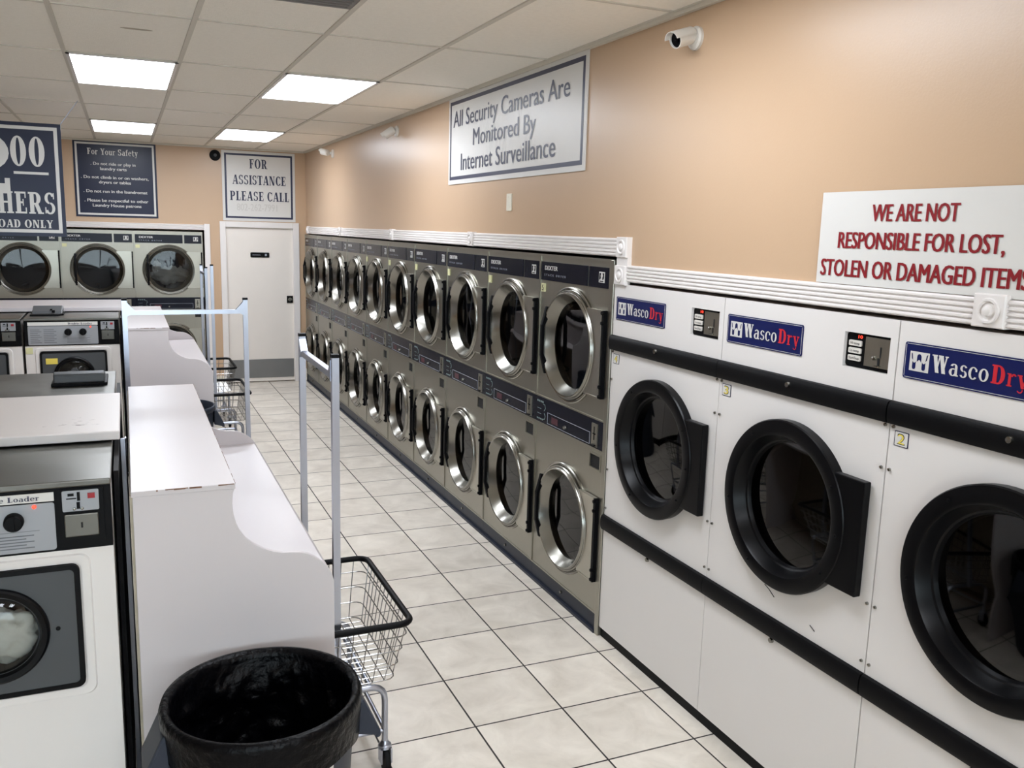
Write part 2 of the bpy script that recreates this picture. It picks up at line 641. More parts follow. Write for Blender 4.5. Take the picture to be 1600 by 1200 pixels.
def letters(name, lines, m, parent, y=-.001, slant=0.0, basis=None):
    """lines: (text, x0, x1, baseline, cap height, style).  Lettering lies in the local x-z plane at y."""
    mb = MB()
    for ln in lines:
        text, x0, x1, z0, h = ln[:5]
        st = ln[5] if len(ln) > 5 else 'sans'
        if st == 'serif':
            v, f, cap = serif(text)
        else:
            v, f, cap = sans(text, 0.0, 1.7 if st == 'wide' else 1.0)
            e_ = {'sans': .012, 'bold': .026, 'heavy': .034, 'fat': .04, 'wide': .01}[st]
            n0 = len(v)
            v = v + [(a + e_, b) for a, b in v] + [(a - e_, b) for a, b in v]
            f = f + [[i + n0 for i in q] for q in f] + [[i + 2 * n0 for i in q] for q in f]
        xa, xb = min(p[0] for p in v), max(p[0] for p in v)
        k = (x1 - x0) / (xb - xa)
        lift = [0.0] * len(v)
        if st == 'serif':
            for i, q in enumerate(f):
                for j in q: lift[j] = i * 2e-5
        else:
            lift = [3e-5 * (i // (len(v) // 3)) for i in range(len(v))]
        mb.add([(x0 + (px - xa) * k + slant * pz / cap * h, y - lf, z0 + pz / cap * h) for (px, pz), lf in zip(v, lift)], f)
    return mb.build(name, m, parent, fix=False)


# ------------------------------------------------------------------ the room
XW, YB, ZC = 2.187, 11.78, 2.997
XL, YF = -5.6, -3.4
struct(MB().box(XL - .2, 3.4, YF - .2, 13.0, -.12, 0).build('floor', M['floor']))
ceil = struct(MB().box(XL - .2, 3.4, YF - .2, 13.0, ZC, ZC + .12).build('ceiling', M['ceiling']))
g = MB()
for i in range(-10, 4):
    x = .344 + i * .61
    if XL < x < XW: g.box(x - .012, x + .012, YF, YB, ZC - .007, ZC + .002)
for k in range(-7, 7):
    y = 4.5477 + k * 1.22
    if YF < y < YB: g.box(XL, XW, y - .009, y + .009, ZC - .005, ZC + .002)
g.box(.344, .954, 3.376, 3.394, ZC - .005, ZC + .002)
g.build('grid', M['tbar'], ceil)
a = MB().box(XW - .022, XW - .001, YF, YB, ZC - .024, ZC - .001)
a.box(XL + .001, XW - .022, YB - .022, YB - .001, ZC - .024, ZC - .001)
a.build('wall_angle', M['tbar'], ceil)
MB().prism([(.10 + .075 * math.cos(PI * i / 8) , 4.94 + .018 * math.sin(PI * i / 8)) for i in range(16)], ZC - .0012, ZC + .001, 'z').build('stain', mat('ceiling_stain', (176, 166, 150), .9), ceil)

w = MB()
w.box(XW, XW + .12, 3.64, YB, 1.962, ZC)           # above the stack dryers
w.box(XW, XW + .12, 1.10, 3.64, 1.85, ZC)          # above the white dryers
w.box(XW, XW + .12, YF, 1.10, 0, ZC)
w.box(XW + 1.1, XW + 1.2, YF, 13, 0, ZC)
struct(w.build('wall_right', M['wall']))
w = MB()
w.box(.985, 1.17, YB, YB + .12, 0, ZC)
w.box(1.17, 2.02, YB, YB + .12, 2.03, ZC)
w.box(2.02, XW + .12, YB, YB + .12, 0, ZC)
w.box(XL, .985, YB, YB + .12, 1.966, ZC)
w.box(XL, -2.4, YB, YB + .12, 0, 1.966)
w.box(XL, 3.3, 12.9, 13.0, 0, ZC)
struct(w.build('wall_back', M['wall']))
struct(MB().box(XL - .1, XL, YF, 13, 0, ZC).build('wall_left', M['wall']))
w = MB().box(XL, 3.3, YF - .1, YF, 0, .75).box(XL, 3.3, YF - .1, YF, 2.45, ZC).box(XL, -4.9, YF - .1, YF, .75, 2.45).box(1.7, 3.3, YF - .1, YF, .75, 2.45)
struct(w.build('wall_front', M['wall']))
for i in range(3):                                  # the shop window that lets the daylight in
    x0 = -4.9 + 2.2 * i
    fr = MB().box(x0, x0 + .05, YF - .08, YF - .02, .75, 2.45).box(x0 + 2.15, x0 + 2.2, YF - .08, YF - .02, .75, 2.45).box(x0 + .05, x0 + 2.15, YF - .08, YF - .02, .75, .81).box(x0 + .05, x0 + 2.15, YF - .08, YF - .02, 2.39, 2.45)
    o = struct(fr.build('window_%d' % (i + 1), M['zinc']))
    MB().box(x0 + .05, x0 + 2.15, YF - .052, YF - .046, .81, 2.39).build('pane', M['clear_glass'], o)
b = MB().box(.988, 1.105, YB - .012, YB, 0, .1)
b.box(2.096, 2.165, YB - .05, YB, 0, .165)
struct(b.build('baseboard_back', M['cream']))


# fluted casing around the dryer openings, with rosette corner blocks
def casing(name, pts_fn, u0, u1, z0, z1):
    mb = MB()
    h = z1 - z0
    prof = [(0, z0), (.016, z0)]
    n = 5
    for i in range(n):
        c0 = z0 + h * (i + .08) / n
        c1 = z0 + h * (i + .92) / n
        prof += [(.016, c0), (.023, c0 + h * .05), (.023, c1 - h * .05), (.016, c1)]
    prof += [(.016, z1), (0, z1)]
    vs = [pts_fn(u0, d, z) for d, z in prof] + [pts_fn(u1, d, z) for d, z in prof]
    k = len(prof)
    mb.add(vs, [list(range(k)), list(range(k, 2 * k))[::-1]] + [(i, (i + 1) % k, k + (i + 1) % k, k + i) for i in range(k)])
    return struct(mb.build(name, M['white_trim']))


def rosette(name, pts_fn, uc, zc, hw=.048, hz=.048):
    mb = MB()
    hd = .032
    q = [(-1, -1), (1, -1), (1, 1), (-1, 1)]
    vs = [pts_fn(uc + a * hw, 0, zc + b_ * hz) for a, b_ in q] + [pts_fn(uc + a * hw, hd - .004, zc + b_ * hz) for a, b_ in q] + [pts_fn(uc + a * hw * .93, hd, zc + b_ * hz * .93) for a, b_ in q]
    mb.add(vs, [(0, 1, 2, 3)] + [(i, (i + 1) % 4, 4 + (i + 1) % 4, 4 + i) for i in range(4)] + [(4 + i, 4 + (i + 1) % 4, 8 + (i + 1) % 4, 8 + i) for i in range(4)])
    prof = [(.036, hd), (.034, hd + .006), (.028, hd + .006), (.024, hd - .001), (.016, hd), (.013, hd + .008), (.006, hd + .011), (0.0005, hd + .011)]
    n, seg = len(prof), 24
    vs, fs = [], []
    for i in range(seg):
        for r, d in prof:
            vs.append(pts_fn(uc + r * math.cos(2 * PI * i / seg), d, zc + r * math.sin(2 * PI * i / seg)))
    for i in range(seg):
        for k in range(n - 1):
            fs.append((i * n + k, i * n + k + 1, ((i + 1) % seg) * n + k + 1, ((i + 1) % seg) * n + k))
    mb.add(vs, fs)
    # the square face needs its centre filled around the carved disc
    ring = [pts_fn(uc + .036 * math.cos(2 * PI * i / 24), hd, zc + .036 * math.sin(2 * PI * i / 24)) for i in range(24)]
    o = len(mb.v)
    mb.v += [tuple(p) for p in ring]
    cor = [pts_fn(uc + a_ * hw * .93, hd, zc + b_ * hz * .93) for a_, b_ in ((1, 1), (-1, 1), (-1, -1), (1, -1))]
    oc = len(mb.v)
    mb.v += [tuple(p) for p in cor]
    for k in range(4):
        for i in range(6):
            i0 = (k * 6 + i) % 24
            mb.f.append([o + i0, o + (i0 + 1) % 24, oc + k])
        i1 = (k * 6 + 6) % 24
        mb.f.append([o + i1, oc + (k + 1) % 4, oc + k])
    return struct(mb.build(name, M['white_trim'], smooth=35))


RW = lambda u, d, z: (XW - d, u, z)
BW = lambda u, d, z: (u, YB - d, z)
n_trim = 0
blocks = (3.65, 5.67, 7.63, 9.70, 11.56)
for b0, b1 in zip(blocks[:-1], blocks[1:]):
    n_trim += 1
    casing('trim_%d' % n_trim, RW, b0 + .048, b1 - .048, 1.957, 2.045)
for b0 in blocks:
    n_trim += 1
    rosette('trim_%d' % n_trim, RW, b0, 2.003)
n_trim += 1
struct(MB().box(XW - .022, XW - .0, 3.60, 3.70, 1.913, 1.955).build('trim_%d' % n_trim, M['white_trim']))
for b0 in (3.655, 1.676):
    n_trim += 1
    rosette('trim_%d' % n_trim, RW, b0, 1.886 if b0 < 3 else 1.871, .05, .046)
for u0, u1 in ((1.726, 3.605), (.9, 1.626)):
    n_trim += 1
    casing('trim_%d' % n_trim, RW, u0, u1, 1.842, 1.92)
n_trim += 1
casing('trim_%d' % n_trim, BW, -2.4, .92, 1.968, 2.035)
n_trim += 1
struct(MB().box(.918, .985, YB - .022, YB, 0, 2.045).build('trim_%d' % n_trim, M['white_trim'], bevel=.003))

# back door
d = struct(MB().box(1.175, 2.015, YB + .02, YB + .06, .012, 2.012).build('door_1', M['white_door'], bevel=.003))
f = MB()
f.box(1.106, 1.176, YB - .018, YB + .1, 0, 2.085)
f.box(2.014, 2.092, YB - .018, YB + .1, 0, 2.085)
f.box(1.176, 2.014, YB - .018, YB + .1, 2.013, 2.085)
f.build('door_frame', M['white_trim'], d, bevel=.003)
MB().box(1.185, 2.005, YB + .014, YB + .02, .06, .305).build('kick_plate', mat('brushed_kick_plate', (128, 128, 128), .4, .8, var=.06), d)
p = MB().box(1.925, 2.005, YB + .008, YB + .02, 1.045, 1.14).build('lock_plate', M['black'], d, bevel=.003)
MB().lathe([(.0005, YB - .008), (.022, YB - .008), (.026, YB - .002), (.026, YB + .012)], 1.965, 1.093, 24).build('lock_cylinder', M['chrome'], p, smooth=40)
p = MB().prism(rrect(1.475, 1.712, 1.635, 1.70, .012), YB + .012, YB + .02).build('name_plate', M['black'], d)
MB().box(1.50, 1.60, YB + .0105, YB + .0125, 1.664, 1.670).box(1.655, 1.68, YB + .0105, YB + .0125, 1.655, 1.682).build('print_marks', M['ink_grey'], p)

# bulkhead that carries the two back-to-back washer rows
def bulkhead(name, label, y0, y1, ymid0, ymid1, m):
    t = thing(name, label, 'bulkhead', (0, y0, 0))
    MB().box(-2.6, -.045, 0, y1 - y0, 1.328, 1.36).build('cover', m, t, bevel=.004)
    MB().box(-2.6, -.075, ymid0 - y0, ymid1 - y0, 0, 1.328).build('core', M['enamel'], t)
    MB().box(-.064, -.05, -.30, y1 - y0 + .6, 0, 1.30).build('gap_shade_filler', M['rubber'], t)  # added dark filler, stands in for the shade in the gap by the table
    p = MB()
    p.box(-.044, -.026, .02, .024, 0, 1.327)
    p.box(-.030, -.026, .02, .05, 0, 1.327)
    p.build('end_channel', M['zinc'], t)
    return t


bulkhead('washer_bulkhead', 'white scuffed bulkhead cover behind the double loader washer', 3.20, 3.93, 3.47, 4.03, M['scuffed'])
bulkhead('washer_bulkhead', 'white bulkhead cover in front of the back wall dryers', 7.90, 8.66, 8.16, 8.6, M['laminate'])


# ------------------------------------------------------------------ ceiling lights, vent
def ceiling_light(x, y, label):
    t = thing('ceiling_light', label, 'light', (x, y, ZC), 0, 'ceiling lights')
    fr = MB()
    X, Y = .30, .60
    for a0, a1, b0, b1 in ((-X, X, -Y, -Y + .02), (-X, X, Y - .02, Y), (-X, -X + .02, -Y, Y), (X - .02, X, -Y, Y)):
        fr.box(a0, a1, b0, b1, -.012, .0)
    fr.build('frame', M['white_trim'], t)
    MB().prism(rrect(-X + .02, X - .02, -Y + .02, Y - .02, .03), -.010, -.002, 'z').build('diffuser', M['lens'], t)


LX = {'a': .039, 'b': 1.259, 'c': -1.181, 'd': -2.401, 'e': -3.621}
lab = {('b', 2.72): 'ceiling light above the aisle in front of the white dryers', ('b', -.94): 'ceiling light near the shop window, aisle side', ('a', -.94): 'ceiling light near the shop window, washer side',
       ('a', 6.38): 'large ceiling light, farther from the tan wall of the two big ones', ('b', 6.38): 'large ceiling light next to the white surveillance sign',
       ('a', 10.04): 'ceiling light above the blue safety sign', ('b', 10.04): 'ceiling light above the call for assistance sign'}
for k in 'ab':
    for y in (10.04, 6.38, 2.72, -.94):
        if (k, y) == ('a', 2.72): continue
        ceiling_light(LX[k], y, lab[(k, y)])
t = thing('ceiling_vent', 'dark grey ceiling vent in the suspended tile ceiling', 'vent', (.649, 3.69, ZC))
MB().box(-.29, .29, -.29, .29, -.006, 0).build('grille', M['vent'], t)
mb = MB()
for i in range(14):
    mb.box(-.27, .27, -.27 + i * .04, -.262 + i * .04, -.012, -.005)
mb.build('louvres', M['vent'], t)


# ------------------------------------------------------------------ signs
def sign(name, label, w, h, loc, rz, m, th=.006):
    t = thing(name, label, 'sign', loc, rz)
    MB().box(-w / 2, w / 2, 0, th, 0, h).build('board', m, t)
    return t


def border(t, w, h, inset, th, m, name='border'):
    mb = MB()
    x, z0, z1 = w / 2 - inset, inset, h - inset
    mb.box(-x, x, -.001, .001, z0, z0 + th).box(-x, x, -.001, .001, z1 - th, z1)
    mb.box(-x, -x + th, -.001, .001, z0 + th, z1 - th).box(x - th, x, -.001, .001, z0 + th, z1 - th)
    mb.build(name, m, t)


R90 = -PI / 2
# surveillance sign on the right wall
t = sign('surveillance_sign', 'white surveillance sign with navy border high on the tan wall', 2.095, .60, (XW - .008, 5.142, 2.381), R90, M['white_sign'])
border(t, 2.095, .60, .03, .024, M['ink_navy'])
LW = lambda y: 5.142 - y
letters('lettering', [('All Security Cameras Are', LW(6.09), LW(4.285), .392, .108), ('Monitored By', LW(5.70), LW(4.70), .245, .108), ('Internet Surveillance', LW(5.93), LW(4.44), .092, .112)], M['ink_navy'], t, y=-.002)
# damaged items sign
t = sign('liability_sign', 'white sign with red slanted lettering leaning above the white dryers', .82, .30, (XW - .012, 1.953, 1.922), R90, M['white_sign'])
LW = lambda y: 1.953 - y
letters('lettering', [('WE ARE NOT', LW(2.14), LW(1.815), .205, .052, 'fat'), ('RESPONSIBLE FOR LOST,', LW(2.275), LW(1.66), .118, .052, 'fat'), ('STOLEN OR DAMAGED ITEMS', LW(2.345), LW(1.575), .026, .054, 'fat')], M['ink_red'], t, y=-.002, slant=.015)
# safety sign
t = sign('safety_sign', 'navy safety rules sign with white border on the back wall', .905, .885, (-.06, YB - .008, 2.095), 0, M['navy_sign'])
border(t, .905, .885, .022, .022, M['ink_white'])
letters('heading', [('For Your Safety', -.30, .25, .725, .072, 'serif')], M['ink_white'], t, y=-.002)
ls = []
for s_, x0, x1, z in [('. Do not ride or play in', -.27, .22, .605), ('laundry carts', -.17, .12, .548), ('. Do not climb in or on washers,', -.38, .36, .448), ('dryers or tables', -.19, .16, .392),
                       ('. Do not run in the laundromat', -.36, .34, .285), ('. Please be respectful to other', -.355, .345, .178), ('Laundry House patrons', -.27, .265, .12)]:
    ls.append((s_, x0, x1, z, .034, 'bold'))
letters('lettering', ls, M['ink_white'], t, y=-.002)
# assistance sign
t = sign('assistance_sign', 'white call for assistance sign above the back door', .90, .865, (1.60, YB - .008, 2.095), 0, M['white_sign'])
border(t, .90, .865, .032, .024, M['ink_navy'])
letters('lettering', [('FOR', -.115, .105, .655, .115, 'serif'), ('ASSISTANCE', -.325, .33, .455, .115, 'serif'), ('PLEASE CALL', -.36, .37, .255, .115, 'serif')], M['ink_navy'], t, y=-.002)
letters('pencil_number', [('802-262-7991', -.28, .22, .13, .085)], M['ink_faint'], t, y=-.002)
# hanging price sign
t = thing('price_sign', 'navy washer price sign with big white numerals hanging by the ceiling', 'sign', (-.88, 8.1, 1.918))
W_, H_ = .90, .885
MB().box(-W_ / 2, W_ / 2, 0, .008, 0, H_).build('board', M['navy_sign'], t)
border(t, W_, H_, .028, .026, M['ink_white'])
letters('numerals', [('2', -.24, .075, .33, .46, 'serif'), ('00', .085, .325, .55, .225, 'serif')], M['ink_white'], t, y=-.002)
MB().box(.10, .345, -.002, 0, .485, .505).build('underline', M['ink_white'], t)
letters('lettering', [('WASHERS', -.36, .378, .178, .17, 'serif'), ('LOAD ONLY', -.075, .355, .067, .062, 'serif')], M['ink_white'], t, y=-.002)
MB().tube([(.435, .004, H_ - .02), (.585, .004, ZC - 1.918)], .003, 6).tube([(-.435, .004, H_ - .02), (-.585, .004, ZC - 1.918)], .003, 6).build('hanging_wire', M['zinc'], t)

# wall plate and alarm
t = thing('wall_plate', 'cream blank outlet plate below the surveillance sign', 'outlet', (XW, 5.066, 2.238), R90)
MB().prism(rrect(-.036, .036, -.052, .052, .006), -.008, -.0005).build('plate', M['cream'], t)
mb = MB()
for z in (-.032, .032):
    mb.lathe([(.0005, -.0105), (.003, -.0105), (.0035, -.008)], 0, z, 10)
mb.build('screw', M['cream'], t)
t = thing('wall_speaker', 'small round black speaker on the back wall beside the assistance sign', 'speaker', (1.075, YB, 2.888))
MB().lathe([(.0005, -.035), (.03, -.035), (.058, -.03), (.066, -.018), (.066, 0)], 0, 0, 28).build('housing', M['black'], t, smooth=40)
MB().lathe([(.0005, -.042), (.016, -.04), (.02, -.034)], 0, 0, 16).build('cone', M['grey'], t, smooth=40)


def security_camera(label, plate, lens):
    t = thing('security_camera', label, 'camera', plate, 0, 'bullet cameras on the right wall')
    L = Vector(lens) - Vector(plate)
    d = Vector((L.x * .55, L.y, L.z)).normalized()
    z = Vector((0, 0, 1))
    sx = d.cross(z).normalized()
    sz = sx.cross(d)
    mtx = Matrix((sx, d, sz)).transposed().to_4x4()
    mount = MB().lathe([(.0005, -.022), (.04, -.02), (.047, -.012), (.047, 0)], 0, 0, 28).xf(Matrix.Rotation(R90, 4, 'Z'))
    mount.build('mount', M['plastic_white'], t, smooth=40)
    ln = L.length
    knuckle = MB()
    knuckle.tube([(0, 0, 0), L * .42], .014, 12)
    knuckle.build('arm', M['plastic_white'], t, smooth=40)
    bd = MB().lathe([(.0005, -.105), (.024, -.103), (.032, -.095), (.033, 0), (.030, .001), (.030, -.012), (.0005, -.012)], 0, 0, 28)
    bd.xf(Matrix.Translation(L) @ mtx).build('body', M['plastic_white'], t, smooth=35)
    hood = MB()
    seg = [math.radians(a_) for a_ in range(10, 171, 10)]
    vs, fs = [], []
    for a_ in seg:
        for r, y in ((.0345, -.09), (.0345, .022), (.037, .022), (.037, -.09)):
            vs.append((r * math.cos(a_), y, r * math.sin(a_)))
    for i in range(len(seg) - 1):
        for k in range(4):
            fs.append((i * 4 + k, i * 4 + (k + 1) % 4, (i + 1) * 4 + (k + 1) % 4, (i + 1) * 4 + k))
    hood.add(vs, fs).xf(Matrix.Translation(L) @ mtx).build('sun_shield', M['plastic_white'], t, smooth=40)
    lens_ = MB().lathe([(.029, -.008), (.012, -.009), (.011, -.003), (.0005, -.002)], 0, 0, 24)
    lens_.xf(Matrix.Translation(L) @ mtx).build('lens', M['black_gloss'], t, smooth=40)


security_camera('white bullet security camera right of the surveillance sign', (XW, 3.176, 2.863), (2.075, 3.165, 2.842))
security_camera('white bullet security camera just beyond the surveillance sign', (XW, 7.541, 2.878), (2.08, 7.56, 2.835))
security_camera('white bullet security camera near the back corner', (XW, 10.089, 2.861), (2.08, 10.19, 2.882))


# ------------------------------------------------------------------ stack dryers
DW, DH, DD = .7985, 1.942, .95
Z_U, Z_L = 1.468, .503        # door centres


def make_stack_dryer():
    root = thing('stack_dryer', 'x', 'dryer')
    X = DW / 2
    c = MB()
    c.holed(-X, X, 1.129, DH, 0, Z_U, .25, 0)
    c.holed(-X, X, .106, .976, 0, Z_L, .25, 0)
    c.add([(-X, 0, .106), (-X, DD, .106), (-X, DD, DH), (-X, 0, DH)], [(0, 1, 2, 3)])
    c.add([(X, 0, .106), (X, DD, .106), (X, DD, DH), (X, 0, DH)], [(0, 3, 2, 1)])
    c.add([(-X, 0, DH), (X, 0, DH), (X, DD, DH), (-X, DD, DH)], [(0, 1, 2, 3)])
    c.add([(-X, DD, .106), (X, DD, .106), (X, DD, DH), (-X, DD, DH)], [(0, 1, 2, 3)])
    # folded edges of the panels
    for z0, z1 in ((1.127, DH), (.106, .978)):
        c.box(-X, X, -.006, .001, z1 - .012, z1).box(-X, X, -.006, .001, z0, z0 + .008)
        c.box(-X, -X + .008, -.006, .001, z0 + .008, z1 - .012).box(X - .008, X, -.006, .001, z0 + .008, z1 - .012)
    c.build('cabinet', M['steel'], root, fix=False)
    # blue name panel and badge
    p = MB().box(-.381, .165, -.005, .001, 1.797, 1.90).build('name_panel', M['navy'], root)
    letters('maker_name', [('DEXTER', -.335, -.175, 1.855, .023, 'heavy')], M['ink_white'], p, y=-.006, slant=.008)
    letters('lettering', [('STACK DRYER', -.338, -.075, 1.822, .011, 'wide')], M['ink_grey'], p, y=-.006)
    p = MB().box(.184, .386, -.005, .001, 1.797, 1.90).build('badge_panel', M['navy'], root)
    k = MB()
    k.box(.29, .346, -.0065, -.005, 1.824, 1.877)
    k.build('emblem', M['ink_white'], p)
    k = MB()
    k.prism([(.296, 1.871), (.312, 1.871), (.306, 1.858), (.31, 1.846), (.3, 1.838), (.296, 1.838)], -.008, -.0066)
    k.prism([(.326, 1.871), (.341, 1.871), (.341, 1.846), (.33, 1.836), (.326, 1.846), (.332, 1.858)], -.008, -.0066)
    k.box(.301, .336, -.008, -.0066, 1.828, 1.833)
    k.build('emblem_figure', M['navy'], p)
    for zc, zp in ((Z_U, .222), (Z_L, .225)):
        dr = MB()
        dr.lathe([(.313, .001), (.312, -.010), (.307, -.014), (.301, -.012), (.298, -.007), (.295, -.009), (.294, -.022), (.290, -.028), (.285, -.027), (.283, -.033), (.278, -.038), (.271, -.036), (.266, -.028), (.236, .018), (.230, .024), (.230, .06)], 0, zc, 72)
        door = dr.build('door', M['chrome'], root, smooth=28)
        pl = MB()
        pts = [(.215, zc - zp), (.372, zc - zp), (.372, zc + zp), (.215, zc + zp)]
        arc = []
        for i in range(13):
            a_ = math.asin(zp / .29) * (1 - 2 * i / 12)
            arc.append((.272 * math.cos(a_) + .0, zc + .272 * math.sin(a_) * 1.0))
        outline = [(.372, zc + zp)] + [(.205, zc + zp)] + arc[1:-1] + [(.205, zc - zp), (.372, zc - zp)]
        pl.prism(outline, -.022, -.004)
        for z in (-zp, zp - .006):
            pl.box(.235, .372, -.028, -.021, zc + z, zc + z + .006)
        pl.box(.366, .372, -.028, -.021, zc - zp, zc + zp)
        pl.build('latch_plate', M['plate_steel'], door)
        hg = MB().box(.374, .388, -.026, -.002, zc - zp, zc + zp)
        for z in (-.21, -.16, .16, .21):
            hg.lathe([(.0005, -.036), (.009, -.035), (.009, -.026)], .381, zc + z, 10)
        hg.build('hinge', M['black'], door)
        hd = MB()
        prof = [(-.012, .185), (-.034, .190), (-.058, .095), (-.062, .085), (-.062, -.085), (-.058, -.095), (-.034, -.19), (-.012, -.185), (-.018, -.13), (-.044, -.075), (-.044, .075), (-.018, .13)]
        hd.prism([(a_, zc + b_) for a_, b_ in prof], -.258, -.236, 'x')
        hd.build('handle', M['black'], door, bevel=.003)
        MB().lathe([(.236, .020), (.12, .016), (.0005, .014)], 0, zc, 48).build('glass', M['glass'], door, smooth=40)
        dm = MB()
        dm.lathe([(.249, .03), (.30, .05), (.30, .62), (.0005, .63)], 0, zc, 40)
        for a_ in (.4, 2.5, 4.6):
            dm.box(.23 * math.cos(a_) - .02, .23 * math.cos(a_) + .02, .1, .6, zc + .23 * math.sin(a_) - .03, zc + .23 * math.sin(a_) + .03)
        dm.build('drum', M['drum'], root, smooth=40)
    s = MB().box(-X, X, -.004, .02, .978, 1.127).build('control_strip', M['navy'], root)
    q = MB()
    for i in range(4):
        q.box(-.378 + i * .022, -.364 + i * .022, -.006, -.003, 1.095, 1.105)
        q.box(-.378 + i * .022, -.364 + i * .022, -.006, -.003, .993, 1.001)
    for z, sg in ((1.06, 1), (1.03, -1)):
        q.tube([(-.30, -.0045, z + sg * .03), (-.278, -.0045, z + sg * .026), (-.27, -.0045, z + sg * .008), (-.285, -.0045, z - sg * .008)], .0018, 6)
        q.box(-.375, -.325, -.006, -.003, z - .004, z - .002)
    q.build('button_legend', mat('pale_green_print', (112, 130, 130), .5, var=.1) if 'legend' not in M else M['legend'], s)
    q = MB()
    for z in (.988, 1.05):
        q.box(-.24, .262, -.006, -.003, z - .0012, z + .0012)
    q.box(-.241, -.2385, -.006, -.003, .988, 1.05).box(.2605, .263, -.006, -.003, .988, 1.05)
    q.build('drawer_outline', M['ink_grey'], s)
    MB().box(-.19, -.11, -.0055, -.003, 1.0, 1.035).build('display', mat('dim_red_display', (70, 26, 40), .3), s)
    MB().lathe([(.0005, -.014), (.009, -.013), (.011, -.004)], -.02, 1.012, 16).build('lock', M['chrome'], s, smooth=40)
    cs = MB().box(.286, .346, -.009, -.002, .986, 1.106)
    cs.build('coin_slot', M['steel'], s)
    MB().box(.302, .330, -.011, -.008, 1.05, 1.056).box(.312, .318, -.011, -.008, 1.02, 1.09).box(.298, .334, -.02, -.008, .99, .997).build('slot_detail', M['black'], s)
    cr = MB()
    cr.box(.272, .393, -.010, .002, .945, .955).box(.272, .393, -.010, .002, .868, .876).box(.272, .281, -.010, .002, .876, .945).box(.384, .393, -.010, .002, .876, .945)
    cw = cr.build('coin_return', M['steel'], root)
    MB().box(.281, .384, -.003, .001, .876, .945).build('opening', M['dark'], cw)
    kp = MB().box(-X, X, .004, .03, 0.004, .103).box(-X, X, -.004, .03, .094, .106).box(-X, X, -.012, .03, .0, .016)
    k = kp.build('kick_plate', M['kick'], root)
    MB().lathe([(.0005, -.008), (.008, -.007), (.009, .004)], 0, .064, 12).build('lock', M['chrome'], k, smooth=40)
    return root


M['legend'] = mat('pale_green_print', (112, 130, 130), .5, var=.1)
ordn = ['first', 'second', 'third', 'fourth', 'fifth', 'sixth', 'seventh', 'eighth', 'ninth', 'tenth']
proto = make_stack_dryer()


def sticker_on(t, label, number, x0, x1, z0, z1, m, y=-.002, body=None):
    p = MB().box(x0, x1, y, 0, z0, z1).build('number_sticker', m, t)
    if number:
        cx, w_ = (x0 + x1) / 2, (x1 - x0)
        letters('numeral', [(number, cx - w_ * .26, cx + w_ * .26, z0 + (z1 - z0) * .17, (z1 - z0) * .66, 'heavy')], body or M['ink_black'], p, y=y - .0006)
    return p


for k in range(10):
    t = proto if k == 0 else copy_tree(proto)
    t.location = (2.17, 4.155 + .8 * k, 0)
    t.rotation_euler = (0, 0, R90)
    if k == 0:
        t['label'] = 'stainless stack dryer standing right beside the white dryers'
    elif k == 9:
        t['label'] = 'stainless stack dryer in the back corner by the door'
    else:
        t['label'] = 'stainless stack dryer, %s in the row from the white dryers' % ordn[k]
    t['group'] = 'stack dryers along the right wall'
backs = []
for k in range(4):
    t = copy_tree(proto)
    t.location = (.496 - .8 * k, YB + .006, 0)
    t.rotation_euler = (0, 0, 0)
    t['label'] = ('back wall stack dryer with pale clothes behind its upper glass', 'back wall stack dryer, second from the door and standing empty',
                  'back wall stack dryer just under the hanging price sign', 'back wall stack dryer, fourth along from the door')[k]
    t['group'] = 'stack dryers in the back wall'
    backs.append(t)
    sticker_on(t, '', None, -.38, -.33, 1.735, 1.775, M['pale_yellow'], -.008)
for k in range(6):
    tt = [o for o in bpy.data.objects if o.parent is None and o.get('category') == 'dryer' and abs(o.location.y - (4.155 + .8 * k)) < .01 and o.location.x > 2]
    sticker_on(tt[0], '', '5' if k == 0 else None, -.372, -.328, 1.731, 1.778, M['pale_yellow'], -.008)


def heap(mb, cx, cy, cz, rx, ry, rz, seed, amp=.35, fr=5.0, flat=True):
    bm = bmesh.new()
    bmesh.ops.create_icosphere(bm, subdivisions=4, radius=1)
    for v in bm.verts:
        n = noise.noise(v.co * fr * .5 + Vector((seed, 0, 0))) + .5 * noise.noise(v.co * fr + Vector((0, seed, 0)))
        f_ = 1 + amp * n
        v.co = Vector((cx + v.co.x * rx * f_, cy + v.co.y * ry * f_, cz + v.co.z * rz * f_))
    bm.verts.ensure_lookup_table()
    mb.add([v.co[:] for v in bm.verts], [[q.index for q in f_.verts] for f_ in bm.faces])
    bm.free()
    return mb


t = thing('laundry', 'pale and dark clothes tumbled inside the back wall dryer', 'laundry', (.496, YB + .13, Z_U - .06))
heap(MB(), 0, .02, 0, .20, .09, .12, 3).build('pale_clothes', M['cloth_pale'], t, smooth=180)
heap(MB(), -.02, .04, .12, .14, .08, .14, 8).build('dark_clothes', M['cloth_dark'], t, smooth=180)
heap(MB(), -.14, .0, .06, .05, .04, .12, 12).build('pale_sleeve', M['cloth_pale'], t, smooth=180)
struct(MB().box(2.162, 2.20, 3.718, 3.7545, 0, 1.94).build('trim_%d' % (n_trim + 1), M['steel'], bevel=.003))


